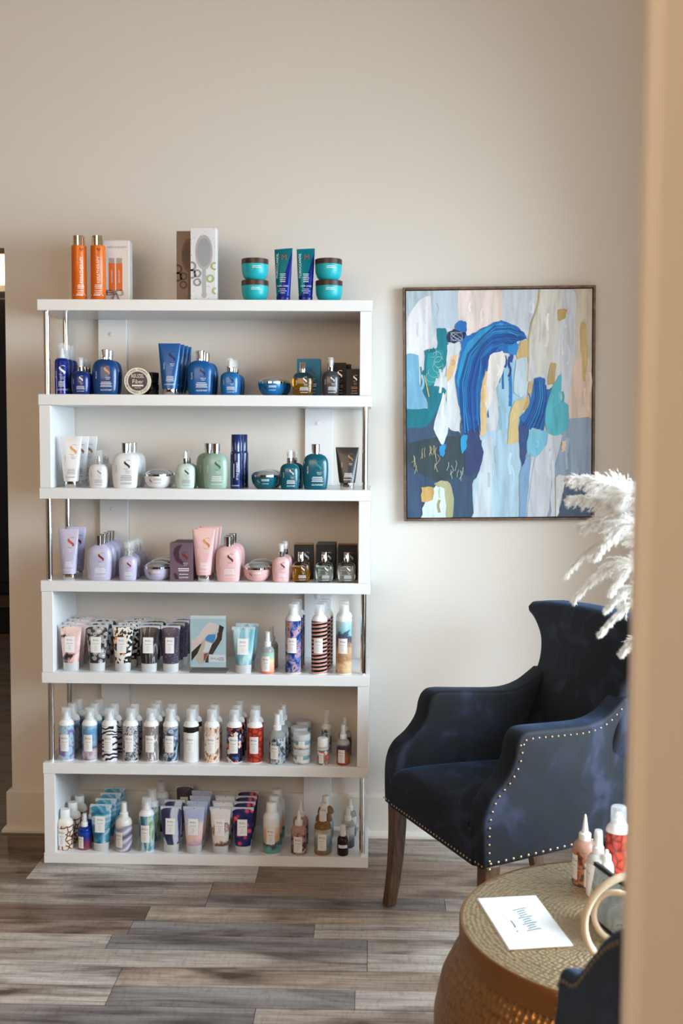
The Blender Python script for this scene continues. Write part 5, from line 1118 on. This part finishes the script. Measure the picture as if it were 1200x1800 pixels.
# framed print leaning in bentwood rings
bw = pat('pale_bentwood', 'noise', [(.3, (214, 190, 160)), (.7, (232, 212, 186))], 20, rough=.45)
hold = empty('ring_stand', ontab(1110, 1712), 0); tag(hold, 'pale bentwood ring stand on the drum table beside the flyers', 'stand')
def torus(name, R_, r_, material):
    n, k = 40, 12; V, Fc = [], []
    for i in range(n):
        a = 2*math.pi*i/n
        for j in range(k): b_ = 2*math.pi*j/k; V.append(((R_+r_*math.cos(b_))*math.cos(a), r_*math.sin(b_), (R_+r_*math.cos(b_))*math.sin(a)))
    for i in range(n):
        for j in range(k): Fc.append((i*k+j, ((i+1) % n)*k+j, ((i+1) % n)*k+(j+1) % k, i*k+(j+1) % k))
    return mk(name, V, Fc, material, True)
ob('ring', torus('ring', .088, .0068, bw), hold, (0, 0, .0948), (.05, 0, .1))
ob('ring', torus('ring', .046, .0058, bw), hold, (.0, .118, .052), (-.1, 0, -.45))
ob('crossbar', box_me('crossbar', -.005, .005, -.02, .13, .002, .012, bw, .002), hold)
fp = empty('framed_print', (1.512, -1.715, ZTB+.001), 0); tag(fp, 'small blue grey print with black top edge leaning behind the wooden rings', 'print')
fp.rotation_euler = (math.radians(-10), 0, math.radians(-72))
gpn = pat('grey_blue_print', 'noise', [(.40, (160, 182, 188)), (.56, (196, 212, 216)), (.60, (84, 96, 100)), (.62, (190, 206, 212))], 26, dist=1.0, rough=.35)
ob('print_sheet', box_me('print_sheet', -.075, .075, -.002, .002, .004, .098, gpn, .0008), fp)
for nm, a in (('frame_rail', (-.078, .078, -.005, .005, .098, .106)), ('frame_rail', (-.078, .078, -.005, .005, 0, .005))): ob(nm, box_me(nm, *a, M_BLK, .001), fp)

# ------------------------------------------------------------------ pampas grass in a tall floor vase, mostly hidden by the partition
VX, VY = 1.86, -1.33
vase = empty('floor_vase', (VX, VY, 0)); tag(vase, 'tall cream floor vase holding the pampas grass behind the partition', 'vase')
ob('vase_body', loft('vase_body', [(0, .07, .07, 2), (.01, .085, .085, 2), (.15, .12, .12, 2), (.35, .125, .125, 2), (.5, .085, .085, 2), (.58, .055, .055, 2), (.60, .06, .06, 2)], mat('cream_ceramic', (222, 212, 198), .5), 36), vase)
M_PAM = mat('pampas_fibre', (252, 250, 247), .8); nt, b = nodes_of(M_PAM); setin(b, ['Subsurface Weight'], 0.0); tr_ = add(nt, 'ShaderNodeBsdfTranslucent'); tr_.inputs['Color'].default_value = lin((252, 250, 247)); mx = add(nt, 'ShaderNodeMixShader'); mx.inputs[0].default_value = .6
nt.links.new(b.outputs[0], mx.inputs[1]); nt.links.new(tr_.outputs[0], mx.inputs[2]); nt.links.new(mx.outputs[0], nt.nodes['Material Output'].inputs['Surface'])
M_STEM = mat('pampas_stem', (206, 190, 156), .6)
def catmull3(P, n):
    out = []; m_ = len(P)-1
    for i in range(n+1):
        s_ = i/n*m_; k = min(int(s_), m_-1); t = s_-k; p0, p1, p2, p3 = P[max(0, k-1)], P[k], P[k+1], P[min(m_, k+2)]
        out.append(.5*((2*p1)+(p2-p0)*t+(2*p0-5*p1+4*p2-p3)*t*t+(3*p1-p0-3*p2+p3)*t**3))
    return out
def pampas(path, start, nf, flen, spread, label, seed):
    rr = random.Random(seed); C = catmull3(path, 60); r = empty('pampas_stem', path[0]); tag(r, label, 'pampas grass', 'pampas grass stems in the floor vase'); base = Vector(path[0])
    V, Fc = [], []
    for i, p in enumerate(C):
        for k in range(5): a = k*2*math.pi/5; rad = .0022*(1-.7*i/60); V.append((p-base+Vector((math.cos(a), math.sin(a), 0))*rad))
    for i in range(60):
        for k in range(5): a = i*5+k; b_ = i*5+(k+1) % 5; Fc.append((a, b_, b_+5, a+5))
    ob('stem', mk('stem', V, Fc, M_STEM, True), r)
    V, Fc = [], []
    def hair(p, d, L, w0, droop):
        sd = d.cross(Vector((rr.gauss(0, 1), rr.gauss(0, 1), rr.gauss(0, 1)))).normalized()*w0; k = len(V)
        p1 = p+d*L*.55; p2 = p1+(d+Vector((0, 0, -droop))).normalized()*L*.45
        V.extend([p-sd, p+sd, p1-sd*.8, p1+sd*.8, p2]); Fc.extend([(k, k+1, k+3, k+2), (k+2, k+3, k+4)])
    nb = int(nf/15)
    for bi in range(nb):          # branchlets along the rachis, each feathered with fine hairs
        s_ = start+(1-start)*((bi+rr.random())/nb); i = min(59, int(s_*60)); p = C[i].lerp(C[i+1], s_*60-i)-base; tg = (C[i+1]-C[i]).normalized()
        rd = Vector((rr.gauss(0, 1), rr.gauss(0, 1), rr.gauss(0, 1))); rd = (rd-tg*rd.dot(tg)).normalized()
        q = (s_-start)/(1-start); L = flen*(.45+.55*math.sin(min(1, q*1.2+.15)*math.pi*.8))*(1-.68*q)*rr.uniform(.55, 1.15)
        d = (tg+rd*spread*rr.uniform(.35, 1.25)).normalized(); pp_ = p.copy(); n_ = 9
        for a in range(n_):
            d = (d+Vector((0, 0, -.07))+Vector((rr.gauss(0, .05), rr.gauss(0, .05), rr.gauss(0, .05)))).normalized(); nx_ = pp_+d*L/n_
            for h in range(7):
                o_ = Vector((rr.gauss(0, 1), rr.gauss(0, 1), rr.gauss(0, 1))).normalized()
                hair(pp_.lerp(nx_, rr.random()), (d*1.0+o_*.62).normalized(), rr.uniform(.006, .015)*(1-.35*a/n_), rr.uniform(.00022, .00046), .25)
            pp_ = nx_
    o = ob('plume', mk('plume', V, Fc, M_PAM), r); o['kind'] = 'stuff'
def P3(px, py, y): return at(px, py, y)
mouth = lambda dx, dy: Vector((VX+dx, VY+dy, .585))
PL = [([(1165, 960), (1105, 875), (1050, 848), (1004, 842)], -1.33, .30, 4200, .075, .80, 'topmost pampas plume reaching up and left across the painting corner'),
      ([(1180, 960), (1120, 895), (1062, 880), (1006, 878)], -1.30, .30, 4200, .080, .80, 'broad white pampas plume just below the topmost one'),
      ([(1175, 985), (1120, 905), (1070, 910), (1026, 925)], -1.31, .30, 4200, .080, .80, 'third pampas plume from the top hanging below the painting edge'),
      ([(1175, 1000), (1118, 925), (1080, 935), (1046, 975)], -1.36, .32, 3800, .075, .80, 'middle pampas plume filling the centre of the bunch'),
      ([(1170, 940), (1135, 880), (1108, 872), (1088, 880)], -1.35, .32, 3600, .070, .80, 'upright pampas plume touching the partition edge at the top'),
      ([(1175, 1020), (1105, 945), (1042, 962), (996, 1008)], -1.34, .34, 2600, .048, .62, 'pampas plume drooping to a thin tip above the armchair back'),
      ([(1170, 1045), (1110, 990), (1058, 1005), (1010, 1052)], -1.32, .34, 2600, .050, .62, 'pampas plume whose tip touches the top edge of the armchair'),
      ([(1170, 1060), (1125, 1000), (1098, 1005), (1074, 1040)], -1.36, .34, 2600, .056, .70, 'short thick pampas plume just above the armchair back'),
      ([(1170, 1080), (1125, 1035), (1095, 1042), (1066, 1070)], -1.34, .34, 2000, .046, .65, 'short pampas plume just in front of the armchair back'),
      ([(1165, 1110), (1120, 1062), (1090, 1075), (1056, 1112)], -1.33, .34, 2000, .040, .62, 'low pampas plume curling down before the dark armchair back'),
      ([(1160, 1160), (1128, 1126), (1108, 1132), (1092, 1148)], -1.33, .36, 1400, .036, .7, 'lowest small pampas tuft beside the partition edge')]
for k, (pp, yd, stt, nf, fl__, sp_, lab) in enumerate(PL):
    pts = [P3(x, y_, yd) for x, y_ in pp]; b0 = mouth(.03*math.cos(k*.8), .03*math.sin(k*.8)); mid = (b0+pts[0])/2+Vector((.05, 0, .06))
    pampas([b0, mid]+pts, stt+.12, nf, fl__, sp_, lab, 50+k)
